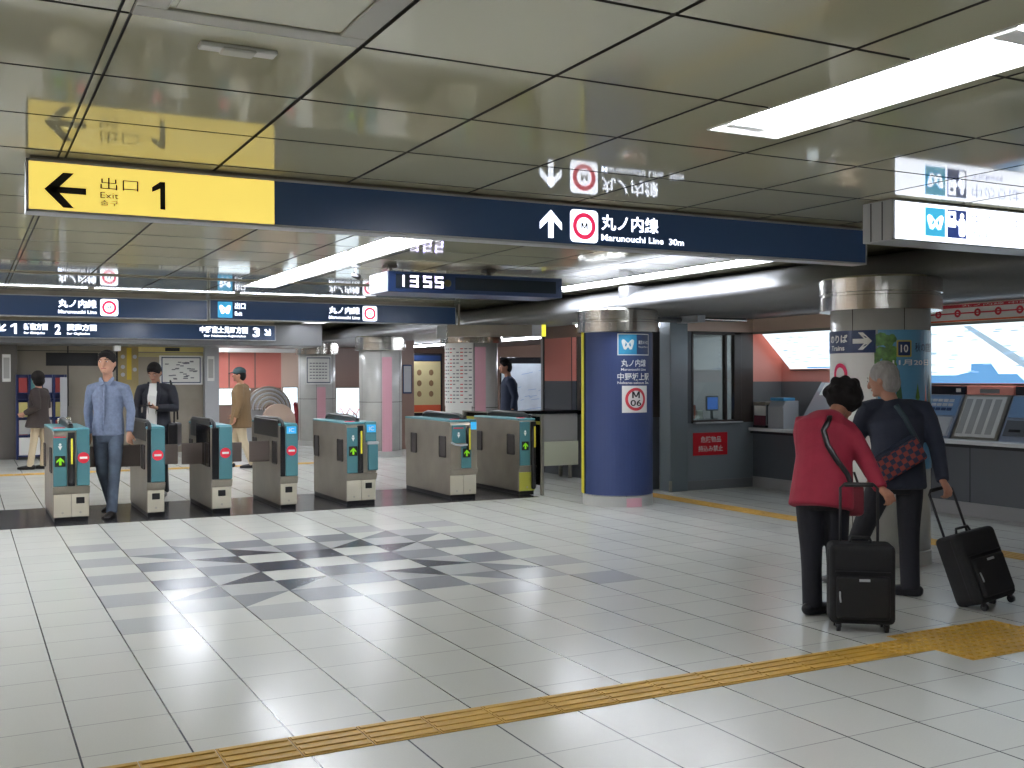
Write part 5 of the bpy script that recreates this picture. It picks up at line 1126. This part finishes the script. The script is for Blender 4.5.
tb_ = thing('handbag', 'dark red handbag hanging in front of the stooping person in red', 'handbag', (P6.x, P6.y, 0), -YAW)
q = MB(); q.box(.065, .20, .06, .18, .60, .80, mat('bag_dark_red', (120, 28, 44), .5), bev=.03, seg=3, xf=None); q.build('bag_body', tb_)
q = MB(); q.tube([(.09, .12, .78), (.11, .12, .87), (.15, .12, .87), (.18, .12, .78)], [.008] * 4, m_black, n=8); q.build('handle', tb_); strap_mb.build('shoulder_strap', tb_, 'narrow black strap across the red jacket')

# man in the navy jacket pulling the tilted case --------------------------
D7 = 7.10; P7 = PX(897, D7)
def greyhair(q, hp, hm, R):
    q.ball(hp(0, -.018, .028), (.09, .098, .098), m_hairg, 22, hm); q.ball(hp(0, -.045, -.03), (.082, .068, .08), m_hairg, 16, hm)
m_nv = mat('jacket_dark_navy', (36, 42, 58), .8, bump=.1, bscale=60)
J = dict(pelvis=(.005, .0, .83), chest=(.005, .03, 1.17), neck=(-.03, .07, 1.33), head=(-.06, .10, 1.45), shL=(-.17, .07, 1.275), elL=(-.24, .14, 1.0), haL=(-.16, .02, .80), shR=(.185, .02, 1.27), elR=(.245, -.06, 1.0), haR=(.225, -.20, .79),
         hipL=(-.085, .02, .77), knL=(-.18, .13, .45), anL=(-.25, .32, .10), hipR=(.085, .0, .77), knR=(.09, .03, .44), anR=(.08, -.02, .08), toeL=(-.5, .8, 0), toeR=(-.75, .5, 0), hdL=(.1, 0, -1), hdR=(.12, -.5, -.5), legw=1.02, groundL=.0)
t, hp, hm = person('grey-haired person in a dark navy jacket pulling the tilted black suitcase', P7, J, m_skin2, m_nv, m_slk, shoe=mat('shoe_black', (24, 24, 30), .35), side=(1, -.12, 0), face=(-.75, .65, -.25), hairfn=greyhair, hair=m_hairg, topkw=dict(hem=.10, w=.016, flare=1.0, name='jacket'), curlR=.75, voxel=.0065, nrmR=(-.3, .2, -1))
# plaid bag across his back
m_pl = bpy.data.materials.new('plaid_red_navy'); m_pl.use_nodes = True; nt = m_pl.node_tree; bs = nt.nodes['Principled BSDF']; bs.inputs['Roughness'].default_value = .8
tc = nt.nodes.new('ShaderNodeTexCoord'); ck = nt.nodes.new('ShaderNodeTexChecker'); ck.inputs['Scale'].default_value = 30; ck.inputs['Color1'].default_value = (*lin((134, 62, 56)), 1); ck.inputs['Color2'].default_value = (*lin((38, 48, 72)), 1)
nt.links.new(tc.outputs['Object'], ck.inputs['Vector']); nt.links.new(ck.outputs['Color'], bs.inputs['Base Color'])
off = P7 - V(0, 0, 0); cB = V(-.055, -.175, .925)
tb_ = thing('shoulder_bag', 'red and navy checked shoulder bag slung across the back of the grey-haired person', 'bag', (P7.x, P7.y, 0), -YAW)
q = MB(); RX = Matrix.Translation(cB) @ Matrix.Rotation(math.radians(-31), 4, 'Y')
q.box(-.17, .17, -.045, .045, -.085, .085, m_pl, bev=.025, seg=3); o = q.build('bag_body', tb_); o.matrix_local = RX
q = MB(); q.box(-.165, .165, -.05, .05, .075, .09, mat('bag_trim', (30, 40, 58), .6), bev=.01); o = q.build('bag_zip', tb_); o.matrix_local = RX
q = MB(); sp = snap(t, [(.10, 0, 1.03), (.05, 0, 1.12), (.0, 0, 1.22), (-.03, 0, 1.29)]); q.tube(sp, [(.018, .005)] * len(sp), mat('strap_teal', (38, 58, 66), .6), n=8, side=(.7, 0, .7)); sp = snap(t, [(-.17, 0, .86), (-.13, 0, .84)]); q.tube(sp, [(.016, .005)] * len(sp), MATS['strap_teal'], n=8, side=(.7, 0, .7)); q.build('strap', tb_)

# suitcases ---------------------------------------------------------------
m_case = mat('case_fabric', (15, 15, 18), .75, bump=.15, bscale=160); m_trim = mat('case_trim', (26, 26, 30), .5)
def suitcase(label, loc, M3, w, h, d, hx, hz, group='black soft suitcases'):
    """M3: 4x4 frame of the case (x = width, y = depth away, z = up along the case)"""
    t = thing('suitcase', label, 'suitcase', (loc.x, loc.y, 0), -YAW, group)
    def put(q, n, l=None): o = q.build(n, t, l); o.matrix_local = M3; return o
    q = MB(); q.box(-w / 2, w / 2, 0, d, .045, .045 + h, m_case, bev=.035, seg=4); put(q, 'case_body')
    q = MB(); q.box(-w / 2 + .035, w / 2 - .035, -.03, .01, .08, .045 + h * .62, m_case, bev=.018, seg=3); put(q, 'front_pocket')
    q = MB(); q.box(-w / 2 + .03, w / 2 - .03, -.012, .0, .045 + h * .66, .045 + h * .66 + .006, m_trim); q.box(-w / 2 - .003, w / 2 + .003, d * .3, d * .3 + .008, .08, h + .01, m_trim, bev=.002); put(q, 'zip')
    q = MB(); q.box(-.025, .035, -.033, -.03, h * .62 + .015, h * .62 + .03, m_lgrey, bev=.001); put(q, 'name_plate', 'small silver plate')
    q = MB(); q.tube([(-w * .36, -.036, h * .52), (-w * .36, -.04, h * .46), (-w * .35, -.038, h * .40)], [.005] * 3, m_lgrey, n=6); put(q, 'zip_pull', 'silver zip pull')
    q = MB(); q.tube([(-.06, d * .5, h + .045), (-.05, d * .5, h + .075), (.05, d * .5, h + .075), (.06, d * .5, h + .045)], [.009] * 4, m_trim, n=8); put(q, 'carry_handle')
    for x in (-w / 2 + .05, w / 2 - .05):
        for y in (.03, d - .03):
            q = MB(); q.cyl((x - .011, y, .024), (x + .011, y, .024), .024, m_black, n=16); q.box(x - .017, x + .017, y - .012, y + .012, .024, .055, m_black, bev=.004); put(q, 'wheel')
    q = MB(); y = d - .04
    q.tube([(-hx, y, h * .8), (-hx, y, hz - .02), (-hx + .02, y, hz), (hx - .02, y, hz), (hx, y, hz - .02), (hx, y, h * .8)], [.0085] * 6, m_trim, n=8); q.tube([(-hx + .03, y, hz), (hx - .03, y, hz)], [.014, .014], m_black, n=10); put(q, 'telescopic_handle')
    return t
S1 = PX(863, 6.05)
M3 = Matrix.Translation(V(0, 0, 0)) @ Matrix.Rotation(math.radians(-10), 4, 'Z')
suitcase('upright black soft suitcase in front of the person in red', S1, M3, .365, .46, .20, .105, .835)
S2 = PX(1003, 6.62)
M3 = Matrix.Translation(V(0, 0, .03)) @ Matrix.Rotation(math.radians(-15), 4, 'Y') @ Matrix.Rotation(math.radians(-12), 4, 'X') @ Matrix.Rotation(math.radians(24), 4, 'Z')
suitcase('black soft suitcase tilted on its wheels behind the grey-haired person', S2, M3, .33, .45, .22, .10, .80)
